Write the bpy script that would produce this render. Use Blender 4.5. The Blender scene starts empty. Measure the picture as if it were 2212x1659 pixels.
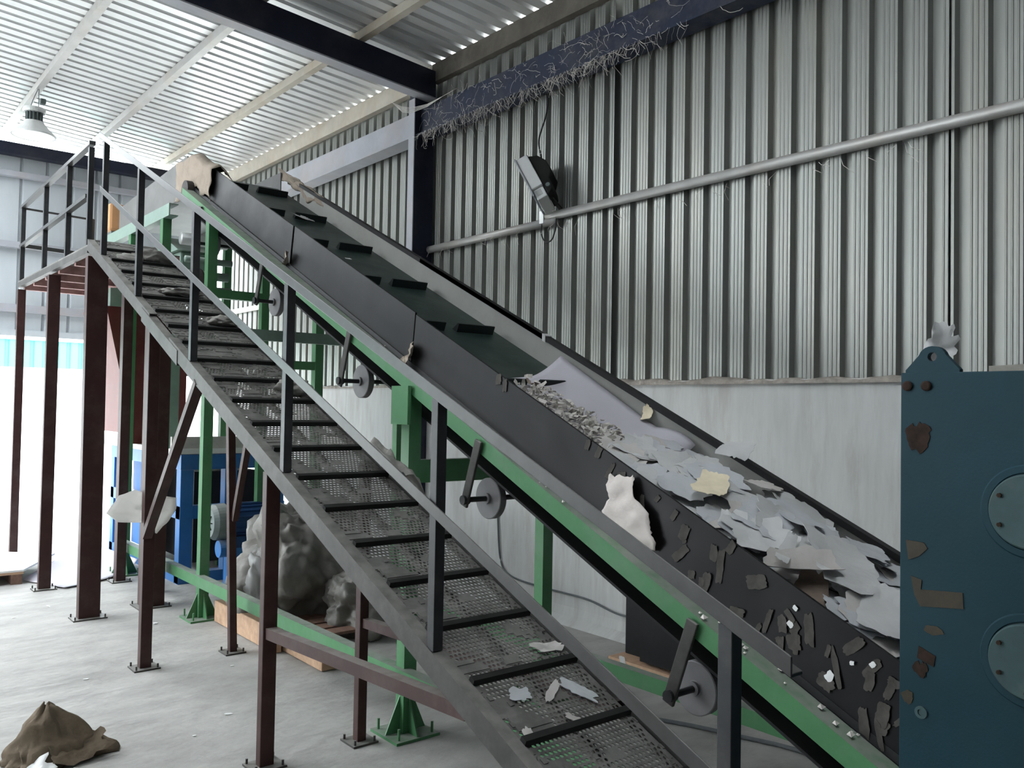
import bpy, bmesh, math, random
from mathutils import Vector, Matrix, noise as mnoise

random.seed(7)
SC = bpy.context.scene
COL = SC.collection

# ------------------------------------------------------------------ camera
FPX = 1863.5
YAW, PIT, ROL = math.radians(39.31), math.radians(1.53), math.radians(1.018)
EYE = Vector((0, 0, 1.7))
f = Vector((math.sin(YAW)*math.cos(PIT), math.cos(YAW)*math.cos(PIT), math.sin(PIT)))
r0 = Vector((math.cos(YAW), -math.sin(YAW), 0))
u0 = r0.cross(f)
r = math.cos(ROL)*r0 + math.sin(ROL)*u0
u = -math.sin(ROL)*r0 + math.cos(ROL)*u0
cd = bpy.data.cameras.new('camera')
cam = bpy.data.objects.new('camera', cd)
COL.objects.link(cam)
cam.matrix_world = Matrix(((r.x, u.x, -f.x, EYE.x), (r.y, u.y, -f.y, EYE.y), (r.z, u.z, -f.z, EYE.z), (0, 0, 0, 1)))
cd.sensor_fit = 'HORIZONTAL'
cd.sensor_width = 36.0
cd.lens = FPX/2212*36.0
cd.clip_start = 0.05
cd.clip_end = 300
SC.camera = cam

# ------------------------------------------------------------------ sky and light
W = bpy.data.worlds.new('overcast_sky')
SC.world = W
W.use_nodes = True
nt = W.node_tree
bg = nt.nodes['Background']
bg.inputs[0].default_value = (0.90, 0.96, 1.0, 1)
bg.inputs[1].default_value = 12.0
SC.view_settings.view_transform = 'Standard'
SC.view_settings.look = 'None'
SC.view_settings.gamma = 1.0
SC.view_settings.use_curve_mapping = False
SC.view_settings.exposure = 0.05
SC.cycles.use_denoising = True
SC.cycles.max_bounces = 10
SC.cycles.diffuse_bounces = 6
SC.cycles.caustics_reflective = False
SC.cycles.caustics_refractive = False
SC.cycles.sample_clamp_indirect = 8.0

# ------------------------------------------------------------------ materials
def mat(name, col, rough=.6, metal=0.0, var=.15, scale=6.0, dirt=None, dirt_amt=0.0, dirt_scale=3.0,
        dust=None, dust_amt=0.0, bump=0.0, bump_scale=40.0, stretch=(1, 1, 1), spec=.28, alpha=1.0, trans=0.0, rvar=0.0):
    m = bpy.data.materials.new(name)
    m.use_nodes = True
    n, l = m.node_tree.nodes, m.node_tree.links
    b = n['Principled BSDF']
    tc = n.new('ShaderNodeTexCoord')
    mp = n.new('ShaderNodeMapping')
    mp.inputs['Scale'].default_value = stretch
    l.new(tc.outputs['Object'], mp.inputs['Vector'])
    nz = n.new('ShaderNodeTexNoise')
    nz.inputs['Scale'].default_value = scale
    nz.inputs['Detail'].default_value = 6
    nz.inputs['Roughness'].default_value = .62
    l.new(mp.outputs[0], nz.inputs['Vector'])
    rp = n.new('ShaderNodeMapRange')
    rp.inputs[1].default_value = .3; rp.inputs[2].default_value = .7
    rp.inputs[3].default_value = 1-var; rp.inputs[4].default_value = 1+var
    l.new(nz.outputs['Fac'], rp.inputs[0])
    mul = n.new('ShaderNodeVectorMath'); mul.operation = 'SCALE'
    mul.inputs[0].default_value = col[:3]
    l.new(rp.outputs[0], mul.inputs['Scale'])
    cur = mul.outputs[0]
    if dirt is not None:
        nd = n.new('ShaderNodeTexNoise')
        nd.inputs['Scale'].default_value = dirt_scale
        nd.inputs['Detail'].default_value = 8
        nd.inputs['Roughness'].default_value = .7
        l.new(mp.outputs[0], nd.inputs['Vector'])
        dr = n.new('ShaderNodeMapRange')
        dr.inputs[1].default_value = .48; dr.inputs[2].default_value = .68
        dr.inputs[3].default_value = 0; dr.inputs[4].default_value = dirt_amt
        l.new(nd.outputs['Fac'], dr.inputs[0])
        mx = n.new('ShaderNodeMix'); mx.data_type = 'RGBA'
        l.new(dr.outputs[0], mx.inputs['Factor'])
        l.new(cur, mx.inputs['A']); mx.inputs['B'].default_value = (*dirt, 1)
        cur = mx.outputs['Result']
    if dust is not None:
        ge = n.new('ShaderNodeNewGeometry')
        sx = n.new('ShaderNodeSeparateXYZ')
        l.new(ge.outputs['Normal'], sx.inputs[0])
        dm = n.new('ShaderNodeMapRange')
        dm.inputs[1].default_value = .25; dm.inputs[2].default_value = .85
        dm.inputs[3].default_value = 0; dm.inputs[4].default_value = dust_amt
        l.new(sx.outputs['Z'], dm.inputs[0])
        n2 = n.new('ShaderNodeTexNoise'); n2.inputs['Scale'].default_value = 14; n2.inputs['Detail'].default_value = 5
        l.new(tc.outputs['Object'], n2.inputs['Vector'])
        d2 = n.new('ShaderNodeMapRange')
        d2.inputs[1].default_value = .3; d2.inputs[2].default_value = .6
        d2.inputs[3].default_value = .45; d2.inputs[4].default_value = 1
        l.new(n2.outputs['Fac'], d2.inputs[0])
        mm = n.new('ShaderNodeMath'); mm.operation = 'MULTIPLY'
        l.new(dm.outputs[0], mm.inputs[0]); l.new(d2.outputs[0], mm.inputs[1])
        mx = n.new('ShaderNodeMix'); mx.data_type = 'RGBA'
        l.new(mm.outputs[0], mx.inputs['Factor'])
        l.new(cur, mx.inputs['A']); mx.inputs['B'].default_value = (*dust, 1)
        cur = mx.outputs['Result']
    l.new(cur, b.inputs['Base Color'])
    b.inputs['Roughness'].default_value = rough
    if rvar:
        rr = n.new('ShaderNodeMapRange')
        rr.inputs[1].default_value = .3; rr.inputs[2].default_value = .7
        rr.inputs[3].default_value = max(.05, rough-rvar); rr.inputs[4].default_value = min(1, rough+rvar)
        l.new(nz.outputs['Fac'], rr.inputs[0]); l.new(rr.outputs[0], b.inputs['Roughness'])
    b.inputs['Metallic'].default_value = metal
    b.inputs['Specular IOR Level'].default_value = spec
    if trans:
        b.inputs['Transmission Weight'].default_value = trans
    if alpha < 1:
        b.inputs['Alpha'].default_value = alpha
    if bump:
        nb = n.new('ShaderNodeTexNoise'); nb.inputs['Scale'].default_value = bump_scale; nb.inputs['Detail'].default_value = 6
        l.new(mp.outputs[0], nb.inputs['Vector'])
        bp = n.new('ShaderNodeBump'); bp.inputs['Strength'].default_value = bump; bp.inputs['Distance'].default_value = .02
        l.new(nb.outputs['Fac'], bp.inputs['Height'])
        l.new(bp.outputs[0], b.inputs['Normal'])
    return m

def thin(m, amt):
    n, l = m.node_tree.nodes, m.node_tree.links
    b = n['Principled BSDF']; out = n['Material Output']
    t = n.new('ShaderNodeBsdfTranslucent'); mx = n.new('ShaderNodeMixShader')
    t.inputs['Color'].default_value = (.85, .84, .82, 1); mx.inputs[0].default_value = amt
    l.new(b.outputs[0], mx.inputs[1]); l.new(t.outputs[0], mx.inputs[2]); l.new(mx.outputs[0], out.inputs['Surface'])

M = {}
M['floor'] = mat('dusty_concrete', (.37, .36, .34), .75, var=.16, scale=2.2, dirt=(.22, .21, .20), dirt_amt=.5, dirt_scale=2.0, bump=.5, bump_scale=9, stretch=(.9, 1.7, 1))
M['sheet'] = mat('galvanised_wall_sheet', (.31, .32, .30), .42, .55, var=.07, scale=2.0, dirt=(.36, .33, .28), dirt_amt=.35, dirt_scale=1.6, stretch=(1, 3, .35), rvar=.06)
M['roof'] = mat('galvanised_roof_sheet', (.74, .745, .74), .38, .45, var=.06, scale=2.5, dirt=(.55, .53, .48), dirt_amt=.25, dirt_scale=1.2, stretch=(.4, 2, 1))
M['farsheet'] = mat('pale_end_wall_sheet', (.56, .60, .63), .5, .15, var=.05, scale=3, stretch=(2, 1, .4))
M['plaster'] = mat('whitewashed_plinth', (.62, .62, .61), .85, var=.07, scale=5, dirt=(.42, .39, .36), dirt_amt=.45, dirt_scale=3.5, bump=.15, bump_scale=9, stretch=(1, 3, .45))
M['ledge'] = mat('dusty_plinth_ledge', (.38, .34, .30), .9, var=.3, scale=14, bump=.6, bump_scale=30)
M['zinc'] = mat('galvanised_purlin', (.47, .465, .45), .5, .5, var=.1, scale=4, dirt=(.40, .33, .25), dirt_amt=.35, dirt_scale=2.5, dust=(.42, .39, .36), dust_amt=.7)
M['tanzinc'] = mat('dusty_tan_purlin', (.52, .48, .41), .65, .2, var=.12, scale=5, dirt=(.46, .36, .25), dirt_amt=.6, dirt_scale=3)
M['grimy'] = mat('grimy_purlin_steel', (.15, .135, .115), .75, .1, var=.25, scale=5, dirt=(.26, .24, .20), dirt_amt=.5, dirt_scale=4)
M['navy'] = mat('dark_blue_girder_paint', (.018, .026, .055), .5, 0, var=.25, scale=5, dirt=(.10, .095, .10), dirt_amt=.6, dirt_scale=3.2, dust=(.36, .33, .30), dust_amt=.8)
M['navyclean'] = mat('navy_column_paint', (.012, .016, .036), .5, 0, var=.2, scale=4, dirt=(.06, .055, .06), dirt_amt=.5, dirt_scale=2)
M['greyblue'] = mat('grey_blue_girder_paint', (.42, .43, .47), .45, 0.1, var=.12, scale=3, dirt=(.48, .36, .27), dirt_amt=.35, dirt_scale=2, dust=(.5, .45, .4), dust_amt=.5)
M['green'] = mat('green_frame_paint', (.070, .205, .090), .45, 0, var=.1, scale=7, dirt=(.16, .24, .18), dirt_amt=.35, dirt_scale=3, dust=(.30, .30, .28), dust_amt=.85)
M['black'] = mat('black_rubber', (.012, .012, .013), .6, 0, var=.3, scale=5, dirt=(.03, .03, .03), dirt_amt=.5, dirt_scale=4)
M['skirt'] = mat('dark_rubber_skirt', (.006, .0055, .0065), .42, 0, var=.3, scale=3.5, dirt=(.015, .014, .014), dirt_amt=.5, dirt_scale=2.2, spec=.16, rvar=.08)
M['belt'] = mat('dark_green_belt', (.022, .040, .034), .5, 0, var=.3, scale=5, dirt=(.075, .085, .075), dirt_amt=.55, dirt_scale=2.5)
M['cleat'] = mat('black_cleat_rubber', (.008, .013, .013), .55, 0, var=.2, scale=8)
M['greyboard'] = mat('dusty_grey_head_board', (.17, .168, .165), .6, .1, var=.12, scale=4, dirt=(.12, .115, .11), dirt_amt=.5, dirt_scale=2.5)
M['dustcloth'] = mat('dust_caked_cloth', (.30, .285, .265), .95, 0, var=.25, scale=9, dirt=(.17, .16, .15), dirt_amt=.5, dirt_scale=6, bump=.3, bump_scale=30)
M['steelpanel'] = mat('grey_far_board', (.36, .36, .335), .55, .1, var=.08, scale=3, dirt=(.27, .255, .23), dirt_amt=.5, dirt_scale=2.2)
M['stair'] = mat('dusty_dark_steel', (.058, .055, .052), .55, .3, var=.25, scale=9, dirt=(.11, .105, .10), dirt_amt=.5, dirt_scale=5, dust=(.28, .27, .25), dust_amt=.8)
M['tread'] = mat('dusty_perforated_steel', (.15, .145, .135), .6, .2, var=.3, scale=10, dirt=(.25, .24, .225), dirt_amt=.6, dirt_scale=5, bump=.1, bump_scale=60)
M['nosing'] = mat('blackened_nosing', (.018, .018, .018), .55, .2, var=.3, scale=9)
M['rail'] = mat('worn_handrail_steel', (.05, .049, .049), .34, .15, var=.2, scale=12, dirt=(.04, .038, .036), dirt_amt=.5, dirt_scale=4, dust=(.22, .21, .2), dust_amt=.6)
M['post'] = mat('dark_baluster_paint', (.030, .031, .034), .42, .1, var=.25, scale=8, dirt=(.09, .085, .08), dirt_amt=.35, dirt_scale=7)
M['maroon'] = mat('maroon_post_paint', (.042, .017, .016), .5, 0, var=.2, scale=6, dirt=(.10, .07, .065), dirt_amt=.4, dirt_scale=4, dust=(.3, .27, .25), dust_amt=.6)
M['redplate'] = mat('oxide_red_plate', (.145, .035, .033), .5, 0, var=.12, scale=3, dirt=(.2, .09, .08), dirt_amt=.3, dirt_scale=3)
M['pinkdeck'] = mat('dusty_pink_primer', (.42, .25, .235), .7, 0, var=.2, scale=8, dirt=(.12, .05, .05), dirt_amt=.6, dirt_scale=6)
M['bluemach'] = mat('teal_blue_machine_paint', (.006, .034, .048), .55, 0, spec=.22, var=.12, scale=3, dirt=(.014, .036, .042), dirt_amt=.5, dirt_scale=2, bump=.05, bump_scale=120)
M['bluemach2'] = mat('faded_teal_boss_paint', (.040, .075, .080), .55, 0, var=.2, scale=10, dirt=(.12, .13, .10), dirt_amt=.4, dirt_scale=6)
M['tape'] = mat('brown_packing_tape', (.038, .030, .018), .45, 0, var=.25, scale=20)
M['rust'] = mat('rust_patch_brown', (.026, .014, .009), .85, 0, var=.5, scale=25)
M['blueframe'] = mat('bright_blue_frame_paint', (.035, .16, .42), .45, 0, var=.12, scale=4, dirt=(.12, .17, .25), dirt_amt=.3, dirt_scale=3, dust=(.5, .5, .5), dust_amt=.5)
M['darkblue'] = mat('dark_blue_housing_paint', (.02, .06, .16), .45, 0, var=.15, scale=4)
M['motor'] = mat('grey_green_motor_paint', (.16, .19, .19), .5, 0, var=.12, scale=6, dust=(.4, .4, .38), dust_amt=.6)
M['greygreen'] = mat('pale_green_press_paint', (.24, .33, .28), .5, 0, var=.12, scale=5, dust=(.5, .5, .46), dust_amt=.7)
M['dark'] = mat('dark_void_steel', (.012, .012, .013), .7, 0, var=.3, scale=5)
M['wheel'] = mat('grey_idler_disc', (.17, .165, .17), .55, .2, var=.12, scale=9)
M['wheeld'] = mat('dark_idler_disc', (.055, .05, .048), .6, .2, var=.3, scale=9)
M['paper'] = mat('grey_white_paper', (.56, .56, .555), .9, 0, var=.06, scale=8, bump=.25, bump_scale=25)
M['paper2'] = mat('bluish_paper', (.50, .515, .535), .9, 0, var=.05, scale=8, bump=.2, bump_scale=25)
M['paper3'] = mat('warm_grey_paper', (.52, .495, .47), .9, 0, var=.1, scale=8, bump=.25, bump_scale=25)
M['brownpaper'] = mat('brown_paper_underside', (.20, .155, .125), .9, 0, var=.25, scale=10)
M['cream'] = mat('cream_paper', (.74, .655, .48), .85, 0, var=.1, scale=14)
M['lilac'] = mat('lilac_grey_sheet', (.50, .48, .525), .8, 0, var=.04, scale=3)
M['pinkwhite'] = mat('pinkish_white_scrap', (.60, .545, .51), .85, 0, var=.08, scale=12, bump=.3, bump_scale=20)
M['chip'] = mat('shredded_paper_bits', (.60, .57, .53), .9, 0, var=.35, scale=20)
M['darkscrap'] = mat('dirty_dark_scrap', (.065, .060, .053), .8, 0, var=.35, scale=18)
M['cloth'] = mat('tan_sackcloth', (.36, .30, .245), .95, 0, var=.22, scale=6, dirt=(.15, .13, .11), dirt_amt=.5, dirt_scale=6, bump=.3, bump_scale=40)
M['tarp'] = mat('dusty_grey_plastic_film', (.20, .19, .172), .42, 0, var=.25, scale=3, dirt=(.32, .31, .29), dirt_amt=.5, dirt_scale=3, bump=.3, bump_scale=12)
M['film'] = mat('clear_plastic_film', (.42, .42, .41), .25, 0, var=.2, scale=6, trans=.3, bump=.4, bump_scale=14)
M['paint'] = mat('white_painted_aluminium', (.80, .81, .80), .35, .1, var=.04, scale=6)
M['whitebag'] = mat('white_fibre_sheet', (.76, .735, .70), .9, 0, var=.08, scale=8, bump=.35, bump_scale=14)
thin(M['whitebag'], .5); thin(M['film'], .35)
M['wood'] = mat('pine_board', (.50, .33, .22), .75, 0, var=.16, scale=3, stretch=(1, 6, 6), dirt=(.35, .2, .12), dirt_amt=.5, dirt_scale=2)
M['dkwood'] = mat('weathered_dark_board', (.20, .12, .09), .8, 0, var=.25, scale=3, stretch=(6, 1, 6))
M['plank'] = mat('dusty_beige_plank', (.30, .285, .255), .9, 0, var=.15, scale=4, stretch=(1, 6, 6))
M['rag'] = mat('crumpled_brown_sack', (.15, .115, .08), .9, 0, var=.35, scale=7, dirt=(.07, .05, .035), dirt_amt=.7, dirt_scale=5, bump=.5, bump_scale=16)
M['orange'] = mat('orange_paint', (.62, .33, .16), .5, 0, var=.05, scale=4)
M['alu'] = mat('cast_aluminium', (.70, .71, .70), .4, .25, var=.08, scale=8)
M['lampglass'] = mat('frosted_lamp_reflector', (.86, .87, .86), .3, 0, var=.02, scale=4)
M['blackplastic'] = mat('black_cast_housing', (.012, .013, .012), .5, 0, var=.2, scale=8)
M['cable'] = mat('black_cable', (.02, .02, .021), .5, 0, var=.2, scale=8)
M['greycable'] = mat('dusty_grey_cable', (.13, .14, .145), .6, 0, var=.2, scale=8)
M['cobweb'] = mat('dusty_cobweb', (.74, .71, .67), .95, 0, var=.2, scale=10)
M['yard'] = mat('pale_yard_concrete', (.62, .61, .59), .9, 0, var=.05, scale=1)
M['greenclad'] = mat('sea_green_cladding', (.08, .46, .36), .5, 0, var=.05, scale=2)
M['whiteclad'] = mat('white_rendered_wall', (.80, .80, .79), .8, 0, var=.03, scale=2)
M['hull'] = mat('translucent_white_scrap', (.78, .78, .77), .6, 0, var=.1, scale=12)

# ------------------------------------------------------------------ geometry helpers
ROOT = {}          # object name -> world offset of its local frame

class MB:
    def __init__(s):
        s.v = []; s.f = []
    def add(s, vs, fs):
        k = len(s.v)
        s.v += [Vector(p) for p in vs]
        s.f += [tuple(i+k for i in q) for q in fs]
        return s
    def box(s, x0, x1, y0, y1, z0, z1):
        return s.add([(x0, y0, z0), (x1, y0, z0), (x1, y1, z0), (x0, y1, z0), (x0, y0, z1), (x1, y0, z1), (x1, y1, z1), (x0, y1, z1)],
                     [(0, 3, 2, 1), (4, 5, 6, 7), (0, 1, 5, 4), (1, 2, 6, 5), (2, 3, 7, 6), (3, 0, 4, 7)])
    def bar(s, p, q, w, h, up=(0, 0, 1)):
        p, q = Vector(p), Vector(q); d = (q-p).normalized(); up = Vector(up)
        if abs(d.dot(up)) > .99: up = Vector((0, 1, 0))
        a = d.cross(up).normalized(); b = a.cross(d)
        vs = [c + a*sx*w/2 + b*sz*h/2 for c in (p, q) for sx, sz in ((-1, -1), (1, -1), (1, 1), (-1, 1))]
        return s.add(vs, [(3, 2, 1, 0), (4, 5, 6, 7), (0, 1, 5, 4), (1, 2, 6, 5), (2, 3, 7, 6), (3, 0, 4, 7)])
    def cyl(s, p, q, ra, n=20, rb=None):
        rb = ra if rb is None else rb
        p, q = Vector(p), Vector(q); d = (q-p).normalized()
        a = d.orthogonal().normalized(); b = d.cross(a)
        vs = []
        for c, rad in ((p, ra), (q, rb)):
            vs += [c + (a*math.cos(t) + b*math.sin(t))*rad for t in [2*math.pi*i/n for i in range(n)]]
        fs = [(i, (i+1) % n, (i+1) % n+n, i+n) for i in range(n)] + [tuple(range(n))[::-1], tuple(range(n, 2*n))]
        return s.add(vs, fs)
    def lathe(s, p, d, prof, n=24, caps=True):
        p = Vector(p); d = Vector(d).normalized(); a = d.orthogonal().normalized(); b = d.cross(a)
        vs = []
        for h, rad in prof:
            vs += [p + d*h + (a*math.cos(t)+b*math.sin(t))*rad for t in [2*math.pi*i/n for i in range(n)]]
        fs = []
        for k in range(len(prof)-1):
            fs += [(k*n+i, k*n+(i+1) % n, (k+1)*n+(i+1) % n, (k+1)*n+i) for i in range(n)]
        if caps: fs += [tuple(range(n))[::-1], tuple(range((len(prof)-1)*n, len(prof)*n))]
        return s.add(vs, fs)
    def tube(s, pts, rad, n=8):
        pts = [Vector(p) for p in pts]; vs = []
        for i, p in enumerate(pts):
            d = (pts[min(i+1, len(pts)-1)] - pts[max(i-1, 0)]).normalized()
            up = Vector((0, 0, 1)) if abs(d.z) < .95 else Vector((0, 1, 0))
            a = d.cross(up).normalized(); b = a.cross(d)
            vs += [p + (a*math.cos(t)+b*math.sin(t))*rad for t in [2*math.pi*k/n for k in range(n)]]
        fs = []
        for i in range(len(pts)-1):
            fs += [(i*n+k, i*n+(k+1) % n, (i+1)*n+(k+1) % n, (i+1)*n+k) for k in range(n)]
        fs += [tuple(range(n)), tuple(range((len(pts)-1)*n, len(pts)*n))[::-1]]
        return s.add(vs, fs)
    def prism(s, pts, vec):
        pts = [Vector(p) for p in pts]; n = len(pts); vec = Vector(vec)
        return s.add(pts + [p+vec for p in pts],
                     [tuple(range(n))[::-1], tuple(range(n, 2*n))] + [(i, (i+1) % n, (i+1) % n+n, i+n) for i in range(n)])
    def extr(s, prof, y0, y1, m=0.0):
        """profile of (x, c) swept along Y with z = m*y + c"""
        n = len(prof)
        vs = [(x, y0, m*y0+c) for x, c in prof] + [(x, y1, m*y1+c) for x, c in prof]
        return s.add(vs, [tuple(range(n))[::-1], tuple(range(n, 2*n))] + [(i, (i+1) % n, (i+1) % n+n, i+n) for i in range(n)])
    def build(s, name, material, parent=None, smooth=False, bevel=0.0, at=None):
        """world-coordinate verts; the object sits at the root's place (or `at` for a top-level mesh)"""
        off = Vector(at) if at is not None else (ROOT[parent.name] if parent else Vector((0, 0, 0)))
        me = bpy.data.meshes.new(name)
        me.from_pydata([tuple(p-off) for p in s.v], [], s.f)
        bm = bmesh.new(); bm.from_mesh(me); bmesh.ops.recalc_face_normals(bm, faces=bm.faces); bm.to_mesh(me); bm.free()
        me.materials.append(M[material])
        if smooth:
            for p in me.polygons: p.use_smooth = True
        o = bpy.data.objects.new(name, me); COL.objects.link(o)
        if parent: o.parent = parent
        else: o.location = off
        ROOT[o.name] = off
        if bevel:
            bv = o.modifiers.new('bevel', 'BEVEL'); bv.width = bevel; bv.segments = 2; bv.limit_method = 'ANGLE'
        return o

def tag(o, label, cat, group=None, kind=None):
    o['label'] = label; o['category'] = cat
    if group: o['group'] = group
    if kind: o['kind'] = kind
    return o

def thing(name, label, cat, loc, group=None, kind=None):
    o = bpy.data.objects.new(name, None); COL.objects.link(o); o.location = loc
    o.empty_display_size = .1
    ROOT[o.name] = Vector(loc)
    return tag(o, label, cat, group, kind)

def struct(o, label, cat):
    return tag(o, label, cat, kind='structure')

def clone(src, parent, delta):
    """copy of a part (and its sub-parts) shifted by delta"""
    c = src.copy(); COL.objects.link(c); c.parent = parent
    c.location = Vector(src.location) + Vector(delta)
    for ch in src.children:
        d = ch.copy(); COL.objects.link(d); d.parent = c
    return c

XW = 4.786           # inner face of the long right wall
YE = 12.6            # inner face of the end wall
RS = .08             # roof fall towards the right wall
def zroof(x): return 5.06 + RS*(XW-x)

# ------------------------------------------------------------------ setting: floor, walls, roof
g = MB().box(-9, XW+.2, -7, YE+.1, -.2, 0)
struct(g.build('floor', 'floor'), 'dusty grey concrete floor of the workshop', 'floor')
g = MB().box(-60, 60, YE+.1, 80, -.25, -.03).box(-60, -9, -40, YE+.1, -.25, -.03)
struct(g.build('yard_ground', 'yard'), 'pale concrete yard beyond the far doorway', 'ground')

def corr(y0, y1, pitch, flat, slope, depth, ribs=True, phase=0.0):
    """(y, d) polyline of a trapezoidal sheet, d = depth away from the room"""
    out = []; y = y0 - phase
    while y < y1:
        fl = pitch*flat; sl = pitch*slope
        out += [(y, 0)]
        if ribs:
            for t in (.22, .5, .78):
                c = y + fl*t
                out += [(c-.007, 0), (c-.002, -.0035), (c+.002, -.0035), (c+.007, 0)]
        out += [(y+fl, 0), (y+fl+sl, depth), (y+pitch-sl, depth)]
        y += pitch
    return [p for p in out if y0 <= p[0] <= y1]

def wallsheet(y0, y1, z0, z1):
    g = MB(); pr = corr(y0, y1, .172, .60, .05, .045, phase=.05); n = len(pr)
    g.add([(XW+d, y, z0) for y, d in pr] + [(XW+d, y, z1) for y, d in pr], [(i, i+1, n+i+1, n+i) for i in range(n-1)])
    return g
g = MB()
for a, b in ((-7, -.62), (-.612, 2.106), (2.114, 4.636), (4.644, 7.36), (7.368, YE)):
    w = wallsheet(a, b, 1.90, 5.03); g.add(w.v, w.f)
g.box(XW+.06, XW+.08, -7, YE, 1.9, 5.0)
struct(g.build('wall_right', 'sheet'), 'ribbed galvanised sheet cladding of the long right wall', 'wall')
struct(MB().box(XW-.03, XW+.2, -7, YE, 0, 1.905).build('wall_right_plinth', 'plaster'), 'whitewashed masonry plinth under the ribbed right wall', 'wall')
# crumbly mortar ledge on the plinth
g = MB(); n = 260
vs = []
for i in range(n+1):
    y = -3 + (YE+2.9)*i/n
    h = 1.915 + .022*mnoise.noise(Vector((y*3.1, .3, 0))) + .015*mnoise.noise(Vector((y*11, 2.3, 0)))
    e = .045 + .02*mnoise.noise(Vector((y*6, 7.3, 0)))
    vs += [(XW-.03-e*.6, y, 1.878), (XW-.03-e*.5, y, h-.015), (XW-.01, y, h), (XW+.035, y, h)]
fs = []
for i in range(n):
    for k in range(3): fs.append((i*4+k, i*4+k+1, (i+1)*4+k+1, (i+1)*4+k))
struct(g.add(vs, fs).build('trim_1', 'ledge', smooth=True), 'crumbling mortar ledge along the top of the plinth', 'ledge')
# coving of cement at the wall foot
g = MB().extr([(XW-.03, 0), (XW-.14, 0), (XW-.11, .02), (XW-.05, .05), (XW-.03, .12)], -3, YE)
struct(g.build('baseboard_right', 'plaster'), 'rounded cement skirting at the foot of the plinth', 'skirting')

# end wall with a wide doorway and a tall opening beside the right wall
def endsheet(x0, x1, z0, z1):
    g = MB(); pr = corr(x0, x1, .30, .84, .05, .03, ribs=False); n = len(pr)
    g.add([(x, YE+d, z0) for x, d in pr] + [(x, YE+d, z1) for x, d in pr], [(i, i+1, n+i+1, n+i) for i in range(n-1)])
    return g
g = MB()
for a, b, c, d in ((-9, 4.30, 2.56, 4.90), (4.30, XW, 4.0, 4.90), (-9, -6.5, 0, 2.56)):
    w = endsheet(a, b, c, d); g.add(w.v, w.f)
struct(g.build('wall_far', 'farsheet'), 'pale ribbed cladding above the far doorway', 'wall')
def girt(z0, z1, nm, m, lab, y0=YE-.1, x1=4.3):
    struct(MB().box(-9, x1, y0, YE-.005, z0, z1).build(nm, m), lab, 'girt')
girt(4.53, 4.60, 'wall_girt', 'greyblue', 'grey horizontal girt on the end wall, below the dark eaves beam')
girt(3.62, 3.70, 'wall_girt', 'greyblue', 'middle horizontal girt on the end wall, level with the platform rail')
girt(2.80, 2.90, 'wall_girt', 'greyblue', 'lowest horizontal girt on the end wall, above the doorway')
struct(MB().box(-9, XW, YE-.16, YE-.005, 4.80, 4.945).build('eaves_beam', 'navyclean'), 'dark steel beam under the bright gap at the end wall top', 'beam')
struct(MB().box(-9, 4.3, YE-.03, YE+.05, 2.50, 2.58).build('door_1', 'farsheet'), 'pale lintel edge of the far doorway', 'lintel')

# roof sheet with a strip open to daylight over the right wall
ADDED_ROOF_GAPS = [(1.2, 1.8, -2, 3.1), (5.8, 6.4, -7, .4), (7.4, 9.3, -7, .9), (9.9, 12.0, -7, .9)]  # added roof openings out of view, sized to let in fill light
RX0, RX1 = -9.2, XW-.055
g = MB(); pr = corr(-7.2, YE+.75, .172, .64, .06, -.035, ribs=False)
for (y, d), (y2, d2) in zip(pr, pr[1:]):
    cut = [(xa, xb) for a, b, xa, xb in ADDED_ROOF_GAPS if a < (y+y2)/2 < b]
    for p, q in ([(RX0, cut[0][0]), (cut[0][1], RX1)] if cut else [(RX0, RX1)]):
        g.add([(p, y, zroof(p)-d), (q, y, zroof(q)-d), (q, y2, zroof(q)-d2), (p, y2, zroof(p)-d2)], [(0, 1, 2, 3)])
struct(g.build('ceiling', 'roof'), 'bright corrugated galvanised roof sheet overhead', 'roof')
for k, x in enumerate((XW-.06, 3.87, 2.92, 1.95, .98, 0.0, -1.0, -2.0, -3.0, -4.0, -5.0, -6.0, -7.0)):
    b = zroof(x)-.082
    lab = ['dusty tan roof purlin in the corner above the right wall', 'tan roof purlin, first one out from the right wall',
           'grey roof purlin above the stair head', 'grey roof purlin from which the bell lamp hangs'][k] if k < 4 else 'galvanised roof purlin beyond the left edge of the photo'
    if k == 0: b -= .10
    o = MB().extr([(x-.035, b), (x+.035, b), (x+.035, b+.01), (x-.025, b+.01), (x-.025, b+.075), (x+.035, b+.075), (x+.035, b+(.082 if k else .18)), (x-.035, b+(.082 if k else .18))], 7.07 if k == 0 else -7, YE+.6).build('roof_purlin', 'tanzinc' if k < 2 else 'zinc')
    if k == 0:
        o2 = o
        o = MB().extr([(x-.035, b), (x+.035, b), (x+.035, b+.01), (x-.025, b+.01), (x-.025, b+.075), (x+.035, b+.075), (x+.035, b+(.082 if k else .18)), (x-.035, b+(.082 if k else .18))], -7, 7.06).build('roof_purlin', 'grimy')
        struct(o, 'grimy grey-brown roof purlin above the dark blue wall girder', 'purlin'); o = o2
    struct(o, lab, 'purlin')
    if k >= 4: o['group'] = 'roof purlins left of the picture'
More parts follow.
